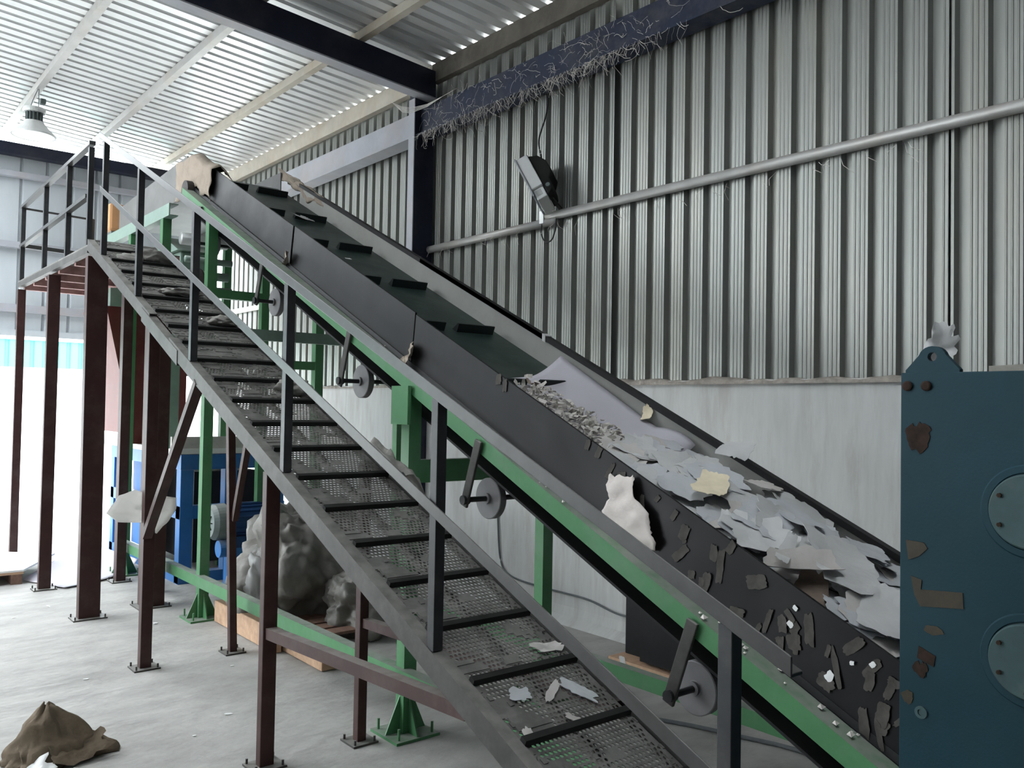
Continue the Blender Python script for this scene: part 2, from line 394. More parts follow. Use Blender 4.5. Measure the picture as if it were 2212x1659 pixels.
# rafters: box girders across the hall
for k, y in enumerate((7.0, 0.4, -6)):
    g = MB(); x0, x1 = -9, 4.70
    def zz(x): return zroof(x)-.085
    D = .26
    g.add([(x0, y, zz(x0)-D), (x1, y, zz(x1)-D), (x1, y+.13, zz(x1)-D), (x0, y+.13, zz(x0)-D), (x0, y, zz(x0)), (x1, y, zz(x1)), (x1, y+.13, zz(x1)), (x0, y+.13, zz(x0))],
          [(0, 3, 2, 1), (4, 5, 6, 7), (0, 1, 5, 4), (1, 2, 6, 5), (2, 3, 7, 6), (3, 0, 4, 7)])
    ro = struct(g.build('roof_rafter', 'navyclean'), ['dark navy rafter crossing the roof to the wall column', 'navy rafter over the photographer', 'navy rafter at the dark end of the hall'][k], 'rafter')
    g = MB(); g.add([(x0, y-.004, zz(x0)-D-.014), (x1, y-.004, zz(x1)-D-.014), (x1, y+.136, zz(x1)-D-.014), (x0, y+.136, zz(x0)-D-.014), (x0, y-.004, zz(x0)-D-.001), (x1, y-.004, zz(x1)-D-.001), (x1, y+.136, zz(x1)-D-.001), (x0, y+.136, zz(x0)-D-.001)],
          [(0, 3, 2, 1), (4, 5, 6, 7), (0, 1, 5, 4), (1, 2, 6, 5), (2, 3, 7, 6), (3, 0, 4, 7)]).build('lit_lower_flange', 'greyblue', ro)  # flange in a paler paint: bounced floor light put into its colour
    co = struct(MB().extr([(4.55, 0), (XW-.01, 0), (XW-.01, zroof(4.6)-.09), (4.55, zroof(4.6)-.09)], y+.13, y+.23).build('steel_column', 'navyclean'),
           ['navy steel column against the right wall, behind the conveyor', 'navy steel column beside the machine', 'navy steel column in the dark end'][k], 'column')
    MB().box(4.540, 4.549, y+.128, y+.232, 0, zroof(4.6)-.36).build('flange', 'greyblue', co)  # pale plate carries the light on the column's room side as colour
# longitudinal wall girders (channels) either side of the column, and the pipe rails
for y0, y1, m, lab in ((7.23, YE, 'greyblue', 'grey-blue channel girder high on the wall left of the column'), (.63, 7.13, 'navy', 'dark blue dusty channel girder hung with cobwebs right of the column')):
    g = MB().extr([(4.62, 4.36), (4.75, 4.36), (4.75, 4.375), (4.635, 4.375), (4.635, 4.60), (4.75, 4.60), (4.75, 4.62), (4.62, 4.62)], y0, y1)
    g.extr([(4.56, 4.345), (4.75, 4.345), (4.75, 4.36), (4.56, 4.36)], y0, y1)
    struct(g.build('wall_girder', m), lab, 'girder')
for y0, y1, z, lab in ((5.24, 7.13, 3.245, 'shorter galvanised pipe rail on the wall left of the floodlight'), (-2, 5.38, 3.27, 'long galvanised pipe rail across the wall right of the floodlight'), (7.23, YE, 3.0, 'galvanised rail on the wall behind the stair head')):
    struct(MB().cyl((XW-.04, y0, z), (XW-.04, y1, z+(.02 if y1 < 6 else 0)), .036, 14).build('wall_rail', 'zinc', smooth=True), lab, 'rail')

# the parts of the hall nearest and behind the camera
struct(MB().box(-9, XW, -7.1, -7, 0, 5.9).build('wall_back', 'farsheet'), 'closed sheet wall at the near end of the hall', 'wall')
g = MB().box(-9.1, -9, -7, 7.5, 0, 6.1).box(-9.1, -9, 7.5, 12.2, 3.6, 6.1).box(-9.1, -9, 12.2, YE, 0, 6.1)  # unseen side opening added to brighten faces turned left
struct(g.build('wall_left', 'farsheet'), 'left side wall of the hall with an added opening for side light near the far end', 'wall')

# yard beyond the doorway
g = MB(); w = []
pr = corr(-12, 22, .25, .6, .1, .04, ribs=False); n = len(pr)
g.add([(x, 22+d, 2.40) for x, d in pr] + [(x, 22+d, 3.02) for x, d in pr], [(i, i+1, n+i+1, n+i) for i in range(n-1)])
bd = thing('neighbouring_building', 'white building with a sea-green fascia across the yard', 'building', (5, 22, 0))
g.build('fascia', 'greenclad', bd)
MB().box(-12, 22, 22.06, 24, -.05, 2.4).build('wall', 'whiteclad', bd)
MB().box(-12, 22, 21.95, 24, 3.02, 3.10).build('gutter', 'whiteclad', bd)

# ------------------------------------------------------------------ belt conveyor
MC = .46
cv = thing('belt_conveyor', 'inclined green belt conveyor rising from the blue machine towards the far end', 'conveyor', (2.92, 3.8, 0))
def zc(y, c): return MC*y + c
YL, YT = .75, 7.42
CH = [(0, .02), (.08, .02), (.08, .028), (.009, .028), (.009, .092), (.08, .092), (.08, .10), (0, .10)]
MB().extr([(2.42+a, c) for a, c in CH], YL, YT, MC).build('side_channel', 'green', cv)
MB().extr([(3.42-a, c) for a, c in CH], YL, YT, MC).build('side_channel', 'green', cv)
# horizontal head section
ZH = 3.33
MB().extr([(2.42, ZH), (2.50, ZH), (2.50, ZH+.01), (2.43, ZH+.01), (2.43, ZH+.10), (2.50, ZH+.10), (2.50, ZH+.11), (2.42, ZH+.11)], 7.75, 9.75, 0).build('head_channel', 'greygreen', cv)
MB().extr([(3.42, ZH), (3.34, ZH), (3.34, ZH+.11), (3.42, ZH+.11)], 7.75, 9.75, 0).build('head_channel', 'greygreen', cv)
g = MB(); g.add([(2.52, 7.45, 3.50), (2.52, 9.7, 3.45), (2.52, 9.7, 3.73), (2.52, 7.62, 3.845), (2.535, 7.45, 3.50), (2.535, 9.7, 3.45), (2.535, 9.7, 3.73), (2.535, 7.62, 3.845)],
                [(0, 1, 2, 3), (7, 6, 5, 4), (0, 4, 5, 1), (1, 5, 6, 2), (2, 6, 7, 3), (3, 7, 4, 0)])
g.build('head_sideboard', 'greyboard', cv)
g = MB().box(3.29, 3.30, 7.4, 9.7, 3.45, 3.80)
g.build('head_sideboard', 'greyboard', cv)
MB().box(2.56, 3.28, 7.5, 9.7, 3.52, 3.535).build('head_belt', 'belt', cv)
MB().cyl((2.45, 7.45, 3.50), (3.40, 7.45, 3.50), .085, 20).build('bend_pulley', 'wheeld', cv, smooth=False)
# near skirt boards in three lengths, each overlapping the one below
for y0, y1, dx, tp in ((YL, 3.92, 0, .385), (3.94, 5.46, .006, .39), (5.50, 7.5, .012, .382)):
    g = MB().extr([(2.512+dx, .105), (2.522+dx, .105), (2.546+dx, tp), (2.534+dx, tp)], y0, y1, MC)
    g.build('sideboard', 'skirt', cv)
MB().extr([(2.505, .10), (2.53, .10), (2.53, .125), (2.512, .125)], YL, 7.45, MC).build('skirt_ledge', 'black', cv)
g = MB().extr([(3.295, .20), (3.305, .20), (3.31, .375), (3.30, .375)], YL, 7.0, MC)
g.build('sideboard', 'steelpanel', cv)
MB().extr([(3.285, .372), (3.325, .372), (3.325, .402), (3.285, .402)], YL, 5.05, MC).build('rubber_edge', 'black', cv)
MB().extr([(3.285, .372), (3.325, .372), (3.325, .402), (3.285, .402)], 3.74, 7.0, MC).build('rubber_edge', 'black', cv)
MB().extr([(3.28, .366), (3.33, .366), (3.33, .408), (3.28, .408)], 3.715, 3.74, MC).build('edge_clip', 'paper', cv)
MB().extr([(2.545, .22), (3.30, .22), (3.30, .23), (2.545, .23)], YL, 7.45, MC).build('belt', 'belt', cv)
MB().extr([(2.56, .14), (3.29, .14), (3.29, .215), (2.56, .215)], YL, 7.4, MC).build('slider_bed', 'dark', cv)
MB().extr([(2.50, -.105), (3.34, -.105), (3.34, -.093), (2.50, -.093)], YL, 7.35, MC).build('return_belt', 'black', cv)
# cleats, two pieces to a row
nrm = Vector((0, -MC, 1)).normalized(); al = Vector((0, 1, MC)).normalized()
def cleat(xa, xb):
    g = MB(); y = 3.40; z = zc(y, .231); b = Vector((0, y, z))
    pts = [b, b+al*.05, b+al*.012+nrm*.052, b+al*.0+nrm*.052]
    g.prism([(xa, p.y, p.z) for p in pts], (xb-xa, 0, 0))
    return g.build('cleat', 'cleat', cv)
cA, cB = cleat(2.56, 2.875), cleat(2.965, 3.235)
for i in range(-2, 6):
    if i == 0: continue
    for s in (cA, cB): clone(s, cv, (0, i*.745, i*.745*MC))
# idler discs hanging from the near channel
def idler():
    y = 3.265; z = zc(y, -.24)
    b = MB().bar((2.405, 3.17, zc(3.17, .085)), (2.405, y+.012, z-.03), .014, .05, up=(0, 1, .46)).build('idler_bracket', 'stair', cv, bevel=.004)
    g = MB().cyl((2.385, y, z), (2.42, y, z), .022, 14)
    g.build('bolt', 'post', b)
    MB().cyl((2.40, y, z), (3.40, y, z), .013, 12).build('axle', 'post', b)
    MB().lathe((2.535, y, z), (1, 0, 0), [(-.012, .026), (0, .026), (.001, .03), (.001, .094), (.004, .098), (.036, .098), (.04, .094), (.04, .03), (.055, .026)], 40).build('disc', 'wheel', b)
    MB().lathe((3.25, y, z), (1, 0, 0), [(0, .03), (0, .098), (.04, .098), (.04, .03)], 32).build('disc', 'wheel', b)
    return b
id0 = idler()
for i in (-1, 1, 2, 3): clone(id0, cv, (0, i*1.247, i*1.247*MC))
# legs with foot plates and gussets
def leg(x, y, top, nm='support_leg', w=.075, m='green', foot=True):
    o = MB().box(x-w/2, x+w/2, y-w/2, y+w/2, 0.0, top).build(nm, m, cv)
    if foot:
        MB().box(x-.13, x+.13, y-.13, y+.13, 0, .014).build('foot_plate', m, o)
        for sx, sy in ((1, 0), (-1, 0), (0, 1), (0, -1)):
            g = MB()
            a = Vector((x+sx*w/2, y+sy*w/2, .014)); b_ = Vector((x+sx*.12, y+sy*.12, .014)); c = Vector((x+sx*w/2, y+sy*w/2, .20))
            t = Vector((sy, sx, 0))*.008
            g.prism([a-t/2, b_-t/2, c-t/2], t).build('gusset', m, o)
        for sx, sy in ((1, 1), (1, -1), (-1, 1), (-1, -1)): MB().cyl((x+sx*.10, y+sy*.10, .014), (x+sx*.10, y+sy*.10, .07), .007, 8).build('anchor_bolt', m, o)
    return o
for y in (3.83, 6.80):
    leg(2.46, y, zc(y, .02)); leg(3.40, y, zc(y, .02))
for y in (7.95, 8.93):
    leg(2.46, y, ZH, foot=y > 8.5); leg(3.40, y, ZH, foot=False)
for y, z in ((3.83, 1.355), (6.80, 2.02), (6.80, 2.56)):
    MB().box(2.497, 3.363, y-.03, y+.03, z-(.06 if z < 1.5 else .035), z+(.06 if z < 1.5 else .035)).build('cross_member', 'green', cv)
MB().box(2.39, 2.41, 3.76, 3.92, 1.60, 1.80).build('leg_cleat_plate', 'green', cv)
MB().box(2.395, 2.425, 2.2, 8.9, .262, .345).build('brace_rail', 'green', cv)
MB().box(2.425, 2.46, 2.2, 8.9, .337, .345).build('brace_rail', 'green', cv)
MB().box(3.41, 3.44, 1.2, 6.8, .245, .325).build('brace_rail', 'green', cv)
MB().box(3.44, 3.47, 1.2, 6.8, .317, .325).build('brace_rail', 'green', cv)
# far brace upright glimpsed between the idlers
MB().box(3.38, 3.43, 5.46, 5.52, .33, zc(5.5, .02)).build('brace_upright', 'green', cv)
MB().box(2.50, 3.38, 6.1, 6.15, 2.16, 2.24).build('cross_member', 'greygreen', cv)

# ------------------------------------------------------------------ stairway with platform
MS = .43
st = thing('access_stairway', 'dusty steel stairway with perforated treads, handrail and maroon platform posts', 'stairs', (1.95, 4.0, 0))
XL, XR = 1.677, 2.25
SCH = [(0, -.285), (.05, -.285), (.05, -.279), (.006, -.279), (.006, -.203), (.05, -.203), (.05, -.197), (0, -.197)]
MB().extr([(XL+a, c) for a, c in SCH], .55, 5.30, MS).build('stringer', 'stair', st)
MB().extr([(XL+a-.004, c-.018) for a, c in SCH], 5.14, 5.86, MS).build('stringer', 'stair', st)
MB().extr([(XL+a, c) for a, c in SCH], 5.70, 7.34, MS).build('stringer', 'stair', st)
MB().extr([(XR-a, c+.03) for a, c in SCH], .55, 7.34, MS).build('stringer', 'stair', st)
# one perforated ramp step with its cross bar, copied up the flight
TW, TD = XR-XL-.10, .2668
def tread(y, z, clog=.5, sd=0):
    g = MB(); x0 = XL+.05
    nx, ny = 25, 13
    px, py = (TW-.016)/(nx+.5), (TD-.012)/ny
    ox = x0 + .008; oy = y + .006
    rad = .0068
    def P3(a, b): return (a, b, z+(b-y)*MS)
    for j in range(ny):
        sh = px/2 if j % 2 else 0
        ya, yb = oy+j*py, oy+(j+1)*py
        xs = ox+sh
        for i in range(nx):
            xa, xb = xs+i*px, xs+(i+1)*px
            cx_, cy_ = (xa+xb)/2, (ya+yb)/2
            o8 = [(xa, ya), (cx_, ya), (xb, ya), (xb, cy_), (xb, yb), (cx_, yb), (xa, yb), (xa, cy_)]
            i8 = [(cx_+rad*math.cos(t), cy_+rad*math.sin(t)) for t in [math.radians(-135+45*k) for k in range(8)]]
            if mnoise.noise(Vector((cx_*9, cy_*11, sd)))+.35*mnoise.noise(Vector((cx_*40, cy_*40, sd+5))) > clog:
                g.add([P3(a, b) for a, b in o8], [tuple(range(8))]); continue
            g.add([P3(a, b) for a, b in o8+i8], [(k, (k+1) % 8, 8+(k+1) % 8, 8+k) for k in range(8)])
        for a, b in ((x0, xs), (xs+nx*px, x0+TW)):
            g.add([P3(a, ya), P3(b, ya), P3(b, yb), P3(a, yb)], [(0, 1, 2, 3)])
    for a, b in ((y, oy), (oy+ny*py, y+TD)):
        g.add([P3(x0, a), P3(x0+TW, a), P3(x0+TW, b), P3(x0, b)], [(0, 1, 2, 3)])
    o = g.build('tread', 'tread', st)
    sm = o.modifiers.new('plate', 'SOLIDIFY'); sm.thickness = .003; sm.offset = -1
    MB().prism([(x0, y-.012, z-.004), (x0, y+.012, z+.006), (x0, y+.003, z+.026), (x0, y-.020, z+.017)], (TW, 0, 0)).build('nosing', 'nosing', o)
    MB().bar((x0+TW*.5, y+.01, z-.022), (x0+TW*.5, y+TD-.01, z-.022+(TD-.02)*MS), .026, .03).build('tread_bearer', 'tread', o)
    return o
src = {}
for i in range(-5, 20):
    kind = (2 + i % 2) if i > 10 else (4 if i > 8 else (i % 3) % 2)
    if kind not in src:
        src[kind] = (tread(2.031+i*.2668, .668+i*.2668*MS, (.28, .36, -.32, -.42, -.02)[kind], kind*3.3+.5), i)
    else:
        a, k = src[kind]; clone(a, st, (0, (i-k)*.2668, (i-k)*.2668*MS))
# rails
def railprof(c): return [(XL-.004, c), (XL+.042, c), (XL+.042, c+.008), (XL+.002, c+.008), (XL+.002, c+.046), (XL-.004, c+.046)]
MB().extr(railprof(.662), 1.07, 7.05, MS).build('handrail', 'rail', st, bevel=.002)
MB().extr(railprof(.262), 1.07, 7.0, MS).build('mid_rail', 'rail', st, bevel=.002)
for y in (1.25, 2.47, 3.69, 4.95, 6.04, 6.95):
    MB().box(XL+.003, XL+.043, y-.02, y+.02, MS*y-.20, MS*y+.662).build('baluster', 'post', st, bevel=.002)
# platform
PZ = 2.915; PY0, PY1, PX1 = 7.34, 10.2, 2.39
MB().box(XL, PX1, PY0, PY1, PZ-.012, PZ).build('platform_deck', 'tread', st)
MB().box(XL, XL+.05, PY0, PY1, PZ-.065, PZ-.012).build('platform_edge', 'stair', st)
MB().box(PX1-.05, PX1, PY0, PY1, PZ-.11, PZ-.012).build('platform_edge', 'pinkdeck', st)
for y in (7.40, 7.95, 8.55, 9.1, 9.65, 10.13):
    MB().box(XL+.05, PX1-.05, y-.03, y+.03, PZ-.09, PZ-.0125).build('platform_joist', 'pinkdeck', st)
for y in (7.40, 8.13, 9.05, 10.14):
    MB().box(XL+.003, XL+.043, y-.02, y+.02, PZ, 3.70).build('baluster', 'post', st)
for x in (2.36,):
    MB().box(x-.02, x+.02, 10.12, 10.16, PZ, 3.66).build('baluster', 'post', st)
MB().bar((XL+.02, 7.36, 3.73), (XL+.02, 10.18, 3.69), .046, .03).build('platform_rail', 'rail', st)
MB().bar((XL+.02, 7.44, 3.32), (XL+.02, 10.18, 3.28), .046, .03).build('platform_rail', 'rail', st)
MB().bar((XL+.02, 10.17, 3.68), (2.38, 10.17, 3.66), .02, .02).build('platform_rail', 'rail', st)
MB().bar((XL+.02, 10.17, 3.29), (2.38, 10.17, 3.27), .02, .04).build('platform_rail', 'rail', st)
# support posts
def spost(x, y, top, w, d, lean=(0, 0), plate=True, m='maroon'):
    b = Vector((x, y, 0)); t = Vector((x+lean[0], y+lean[1], top))
    g = MB()
    vs = [c+Vector((sx*w/2, sy*d/2, 0)) for c in (b, t) for sx, sy in ((-1, -1), (1, -1), (1, 1), (-1, 1))]
    g.add(vs, [(3, 2, 1, 0), (4, 5, 6, 7), (0, 1, 5, 4), (1, 2, 6, 5), (2, 3, 7, 6), (3, 0, 4, 7)])
    o = g.build('support_post', m, st, bevel=.004)
    if plate:
        MB().box(x-w/2-.045, x+w/2+.045, y-d/2-.045, y+d/2+.045, 0, .010).build('base_plate', 'stair', o)
        for sx, sy in ((1, 1), (1, -1), (-1, 1), (-1, -1)):
            MB().cyl((x+sx*(w/2+.03), y+sy*(d/2+.03), .010), (x+sx*(w/2+.03), y+sy*(d/2+.03), .034), .006, 8).build('anchor_bolt', 'stair', o)
    return o
spost(1.715, 3.87, MS*3.87-.288, .07, .05)
spost(2.215, 3.87, MS*3.87-.26, .05, .05)
spost(1.72, 5.74, MS*5.74-.29, .07, .06)
spost(2.30, 5.76, MS*5.76-.26, .05, .05, lean=(-.075, 0))
spost(1.755, 7.30, PZ-.09, .155, .08, lean=(.0, .05))
spost(1.70, 8.62, PZ-.09, .10, .06, lean=(.02, .08))
spost(1.70, 10.12, PZ-.09, .075, .06)
spost(2.27, 7.45, PZ-.11, .17, .16)
spost(2.335, 8.62, PZ-.11, .085, .10)
# braces
MB().bar((1.70, 4.83, 1.81), (1.70, 5.70, .84), .04, .055, up=(1, 0, 0)).build('brace', 'maroon', st)
MB().bar((2.26, 5.30, 1.98-.03), (2.28, 5.73, .90), .04, .04, up=(1, 0, 0)).build('brace', 'maroon', st)
MB().bar((1.715, 3.84, .625), (1.715, 2.28, .70), .05, .05).build('brace', 'maroon', st)
MB().bar((2.225, 3.84, .60), (2.235, 2.1, .66), .045, .045).build('brace', 'maroon', st)

# ------------------------------------------------------------------ blue machine at the conveyor foot
bm_ = thing('shredding_machine', 'teal-blue steel machine with round bearing flanges at the right edge', 'machine', (2.9, .2, 0))
MB().box(2.375, 2.40, -1.2, 1.18, 0, 1.815).build('side_plate', 'bluemach', bm_, bevel=.003)
MB().box(3.46, 3.485, -1.2, 1.18, 0, 1.815).build('side_plate', 'bluemach', bm_)
MB().box(2.40, 3.46, -1.2, .55, 1.78, 1.80).build('top_plate', 'bluemach', bm_)
MB().box(2.40, 3.46, -1.2, -1.17, 0, 1.78).build('rear_plate', 'bluemach', bm_)
MB().box(2.41, 3.45, -1.1, .3, .02, 1.77).build('rotor_housing', 'dark', bm_)
g = MB(); cy_, hw = 1.095, .073
out = [(cy_-hw, 1.815), (cy_+hw, 1.815), (cy_+hw, 1.822)] + [(cy_+.033*math.cos(t)*1.15, 1.853+.034*math.sin(t)) for t in [math.radians(a) for a in range(15, 166, 15)]] + [(cy_-hw, 1.822)]
hole = [(cy_+.0125*math.cos(t), 1.858+.0125*math.sin(t)) for t in [2*math.pi*i/20 for i in range(20)]]
bmh = bmesh.new()
def ring(pts, x): return [bmh.verts.new((x, a, b)) for a, b in pts]
E_ = []
for pts in (out, hole):
    vv = ring(pts, 2.378)
    E_ += [bmh.edges.new((vv[i], vv[(i+1) % len(vv)])) for i in range(len(vv))]
bmesh.ops.triangle_fill(bmh, edges=E_, use_beauty=True)
res = bmesh.ops.extrude_face_region(bmh, geom=bmh.faces[:])
for v in [e for e in res['geom'] if isinstance(e, bmesh.types.BMVert)]: v.co.x += .02
bmh.verts.index_update()
g.add([v.co.copy() for v in bmh.verts], [tuple(v.index for v in fa.verts) for fa in bmh.faces]); bmh.free()
lug = g.build('lifting_lug', 'bluemach', bm_)
for z in (1.462, 1.092):
    o = MB().lathe((2.376, .845, z), (-1, 0, 0), [(-.002, .118), (.012, .118), (.016, .114), (.016, .098), (.012, .096), (.012, .094)], 56).build('bearing_flange', 'bluemach', bm_)
    MB().lathe((2.364, .845, z), (-1, 0, 0), [(-.002, .094), (.014, .093), (.018, .089), (.018, .0)], 56).build('bearing_cap', 'bluemach2', o)
    for k in range(6):
        t = math.radians(30+60*k); MB().cyl((2.346, .845+.074*math.cos(t), z+.074*math.sin(t)), (2.339, .845+.074*math.cos(t), z+.074*math.sin(t)), .006, 6).build('cap_bolt', 'rust', o)
for y, z in ((1.16, 1.778), (1.108, 1.778)):
    MB().lathe((2.375, y, z), (-1, 0, 0), [(-.001, .014), (.006, .014), (.008, .010), (.008, .0)], 14).build('bolt_head', 'rust', bm_)
def patch(name, m, pts, th=.0018):
    MB().prism([(2.3745, y, z) for y, z in pts], (-th, 0, 0)).build(name, m, bm_)
def blob(cy, cz, ry, rz, n=26, sd=0, amp=.35):
    return [(cy+ry*math.cos(t)*(1+amp*mnoise.noise(Vector((math.cos(t)*1.7, math.sin(t)*1.7, sd)))), cz+rz*math.sin(t)*(1+amp*mnoise.noise(Vector((math.cos(t)*2.3, math.sin(t)*2.3, sd+5))))) for t in [2*math.pi*i/n for i in range(n)]]
patch('rust_patch', 'rust', blob(1.130, 1.640, .034, .040, sd=3, amp=.7))
patch('rust_patch', 'rust', blob(1.118, 1.005, .018, .022, sd=9, amp=.7))
patch('rust_patch', 'tape', blob(1.155, .922, .016, .018, sd=11, amp=.5))
patch('tape_patch', 'tape', [(1.162, 1.352), (1.155, 1.298), (1.125, 1.312), (1.103, 1.335), (1.112, 1.350)])
patch('tape_patch', 'tape', [(1.148, 1.255), (1.118, 1.248), (1.120, 1.222), (1.010, 1.232), (1.008, 1.190), (1.122, 1.176), (1.138, 1.205)])
patch('tape_patch', 'rust', [(1.125, 1.068), (1.08, 1.05), (1.085, 1.02), (1.13, 1.035)])
patch('tape_patch', 'tape', blob(1.085, 1.118, .026, .012, sd=21))
MB().lathe((2.375, 1.118, .89), (-1, 0, 0), [(0, .017), (.004, .017), (.004, .009), (.001, .009), (.001, .0)], 20).build('grease_port', 'bluemach2', bm_)
pk = MB().add([(2.62, 1.045, 1.805), (2.62, .2, 1.805), (3.3, .2, 1.805), (3.3, .9, 1.805), (2.62, 1.045, 1.842), (2.62, .2, 1.872), (3.3, .2, 1.872), (3.3, .9, 1.845)], [(0, 3, 2, 1), (4, 5, 6, 7), (0, 1, 5, 4), (1, 2, 6, 5), (2, 3, 7, 6), (3, 0, 4, 7)]).build('timber_plank', 'plank')
tag(pk, 'dusty beige plank lying on top of the blue machine', 'plank')

# ------------------------------------------------------------------ paper
def sheet_mesh(pts2, rings=5, curl=0.0, axis=0.0, rough=.01, seed=0, th=.0016, fold=0.0):
    """torn outline (list of 2D points about its centre) -> thick, gently crumpled sheet, local frame z up"""
    n = len(pts2); top = [Vector((0, 0, 0))]; fs = []
    for k in range(1, rings+1):
        for p in pts2:
            top.append(Vector((p[0]*k/rings, p[1]*k/rings, 0)))
    ca, sa = math.cos(axis), math.sin(axis)
    for v in top:
        a = v.x*ca + v.y*sa; b = -v.x*sa + v.y*ca
        v.z = curl*a*a + fold*abs(b) + rough*(mnoise.noise(Vector((v.x*14, v.y*14, seed)))+.5*mnoise.noise(Vector((v.x*34, v.y*34, seed+3))))
    for i in range(n): fs.append((0, 1+i, 1+(i+1) % n))
    for k in range(rings-1):
        for i in range(n):
            a = 1+k*n; b = a+n
            fs.append((a+i, b+i, b+(i+1) % n, a+(i+1) % n))
    N = len(top); bot = [v-Vector((0, 0, th)) for v in top]
    fs2 = fs + [tuple(j+N for j in reversed(q)) for q in fs]
    a = 1+(rings-1)*n
    fs2 += [(a+i, N+a+i, N+a+(i+1) % n, a+(i+1) % n) for i in range(n)]
    return top+bot, fs2

def torn(sx, sy, n=30, jag=.16, seed=0):
    out = []
    for i in range(n):
        t = 2*math.pi*i/n
        c, s = math.cos(t), math.sin(t)
        k = 1/max(abs(c), abs(s))**.75
        k *= 1 + jag*mnoise.noise(Vector((c*1.6, s*1.6, seed*1.37))) + jag*.8*mnoise.noise(Vector((c*4.5, s*4.5, seed*.77+9))) + random.uniform(-jag, jag)*.32
        out.append((sx/2*c*k, sy/2*s*k))
    return out

def place_sheet(name, m, pts, loc, nrmv, spin, label, cat, group=None, **kw):
    vs, fs = sheet_mesh(pts, **kw)
    me = bpy.data.meshes.new(name); me.from_pydata([tuple(v) for v in vs], [], fs); me.materials.append(M[m])
    for p in me.polygons: p.use_smooth = True
    me.set_sharp_from_angle(angle=math.radians(48))
    o = bpy.data.objects.new(name, me); COL.objects.link(o)
    q = Vector((0, 0, 1)).rotation_difference(Vector(nrmv).normalized()) @ Matrix.Rotation(spin, 3, 'Z').to_quaternion()
    o.rotation_mode = 'QUATERNION'; o.rotation_quaternion = q; o.location = loc
    return tag(o, label, cat, group)

# the heap of torn paper on the belt
def heap_h(x, y):
    a = max(0, 1-((x-2.93)/.48)**2)
    if y < 2.0: b = 1
    else: b = max(.15, 1-(y-2.0)/1.1*.85)
    return .02 + .15*a*b
G_HEAP = 'torn paper scraps heaped on the lower belt'
rnd = random.Random(11)
k = 0
for i in range(190):
    y = rnd.uniform(1.02, 2.66); x = rnd.uniform(2.60, 3.27)
    lv = rnd.uniform(.25, 1.0)
    h = heap_h(x, y)*lv
    s = rnd.uniform(.10, .24)*(1.1 if lv > .7 else .8)
    sx, sy = s, s*rnd.uniform(.6, 1.0)
    if x-s*.5 < 2.57: x = 2.57+s*.5
    if x+s*.5 > 3.27: x = 3.27-s*.5
    n_ = Vector(((x-2.93)*.5-.05+rnd.gauss(0, .13), -MC+rnd.gauss(0, .14), 1))
    m_ = rnd.choices(['paper', 'paper2', 'paper3', 'brownpaper'], [5, 4, 3, .8 if lv < .6 else .05])[0]
    place_sheet('paper_scrap', m_, torn(sx, sy, 34, .24, i), (x, y, zc(y, .245)+h+.01), n_, rnd.uniform(0, 6.28), 'torn grey-white paper scrap in the heap on the conveyor belt', 'paper', G_HEAP,
                rings=3, curl=rnd.uniform(-.9, 1.3), axis=rnd.uniform(0, 3.1), rough=.0045, seed=i*1.7)

def key(m, sx, sy, x, y, c, nx, ny, spin, lab, seed, jag=.2, curl=.5, axis=0, rings=5, rough=.0045, name='paper_scrap', fold=0.0):
    return place_sheet(name, m, torn(sx, sy, 40, jag, seed), (x, y, zc(y, c)), (nx, -MC+ny, 1), spin, lab, 'paper', G_HEAP, curl=curl, axis=axis, rough=rough, seed=seed, rings=rings, fold=fold)
key('cream', .24, .125, 2.76, 2.13, .425, -.15, .1, .5, 'cream-coloured torn paper scrap near the top of the heap', 101, jag=.18, curl=1.2)
key('paper2', .25, .19, 2.80, 1.92, .415, -.12, -.05, .3, 'large flat bluish-grey torn sheet just below the cream scrap', 102)
key('paper2', .22, .17, 2.98, 1.90, .43, .05, .05, 1.2, 'bluish-grey torn sheet in the middle of the heap, behind the flat bluish one', 103)
key('paper', .34, .24, 2.84, 1.62, .435, -.05, -.1, .9, 'largest pale torn sheet spread over the lower heap', 104, curl=.7, axis=1.0)
key('paper', .26, .17, 2.72, 1.40, .40, -.25, -.05, .4, 'pale torn sheet curling out beside the blue machine', 105, curl=1.8)
key('paper3', .24, .12, 2.68, 1.68, .385, -.5, .1, 2.2, 'folded warm-grey sheet hanging at the near edge of the lower heap', 106, fold=.9)
key('paper', .17, .14, 3.25, 2.36, .455, -.4, .15, .3, 'grey sheet bent over the far rubber edge at the top of the heap', 107, curl=-3.0, axis=.5)
key('paper', .22, .12, 2.88, 2.42, .375, -.1, .05, 2.4, 'long torn sheet lying uphill of the cream scrap', 108)
key('paper', .19, .13, 3.05, 2.36, .385, .0, .15, .9, 'pale torn sheet beside the far board uphill of the heap', 109, jag=.26)
key('paper3', .22, .15, 2.70, 2.55, .33, -.2, .0, .4, 'torn sheet tucked under the shredded bits', 110, jag=.25)
key('paper2', .20, .15, 3.10, 1.66, .415, .15, .1, .6, 'bluish torn sheet against the far board beside the blue machine', 111, jag=.25)
key('paper', .17, .10, 2.66, 1.95, .375, -.55, 0, .7, 'pale scrap propped on the near skirt edge', 112, jag=.26, curl=2)
key('paper3', .20, .14, 3.00, 1.30, .44, 0, -.1, 2.0, 'warm-grey torn sheet deepest under the machine plate', 113)
key('paper', .26, .12, 2.86, 2.58, .345, -.1, .05, .9, 'long pale strip of torn sheet at the uphill end of the heap', 114, jag=.28)
key('paper2', .20, .16, 2.72, 2.22, .375, -.25, .0, 1.9, 'grey torn sheet between the cream scrap and the near skirt', 115, jag=.25)
key('brownpaper', .16, .12, 2.72, 1.98, .36, -.4, .1, .2, 'brown underside of a turned scrap near the middle of the heap', 116)
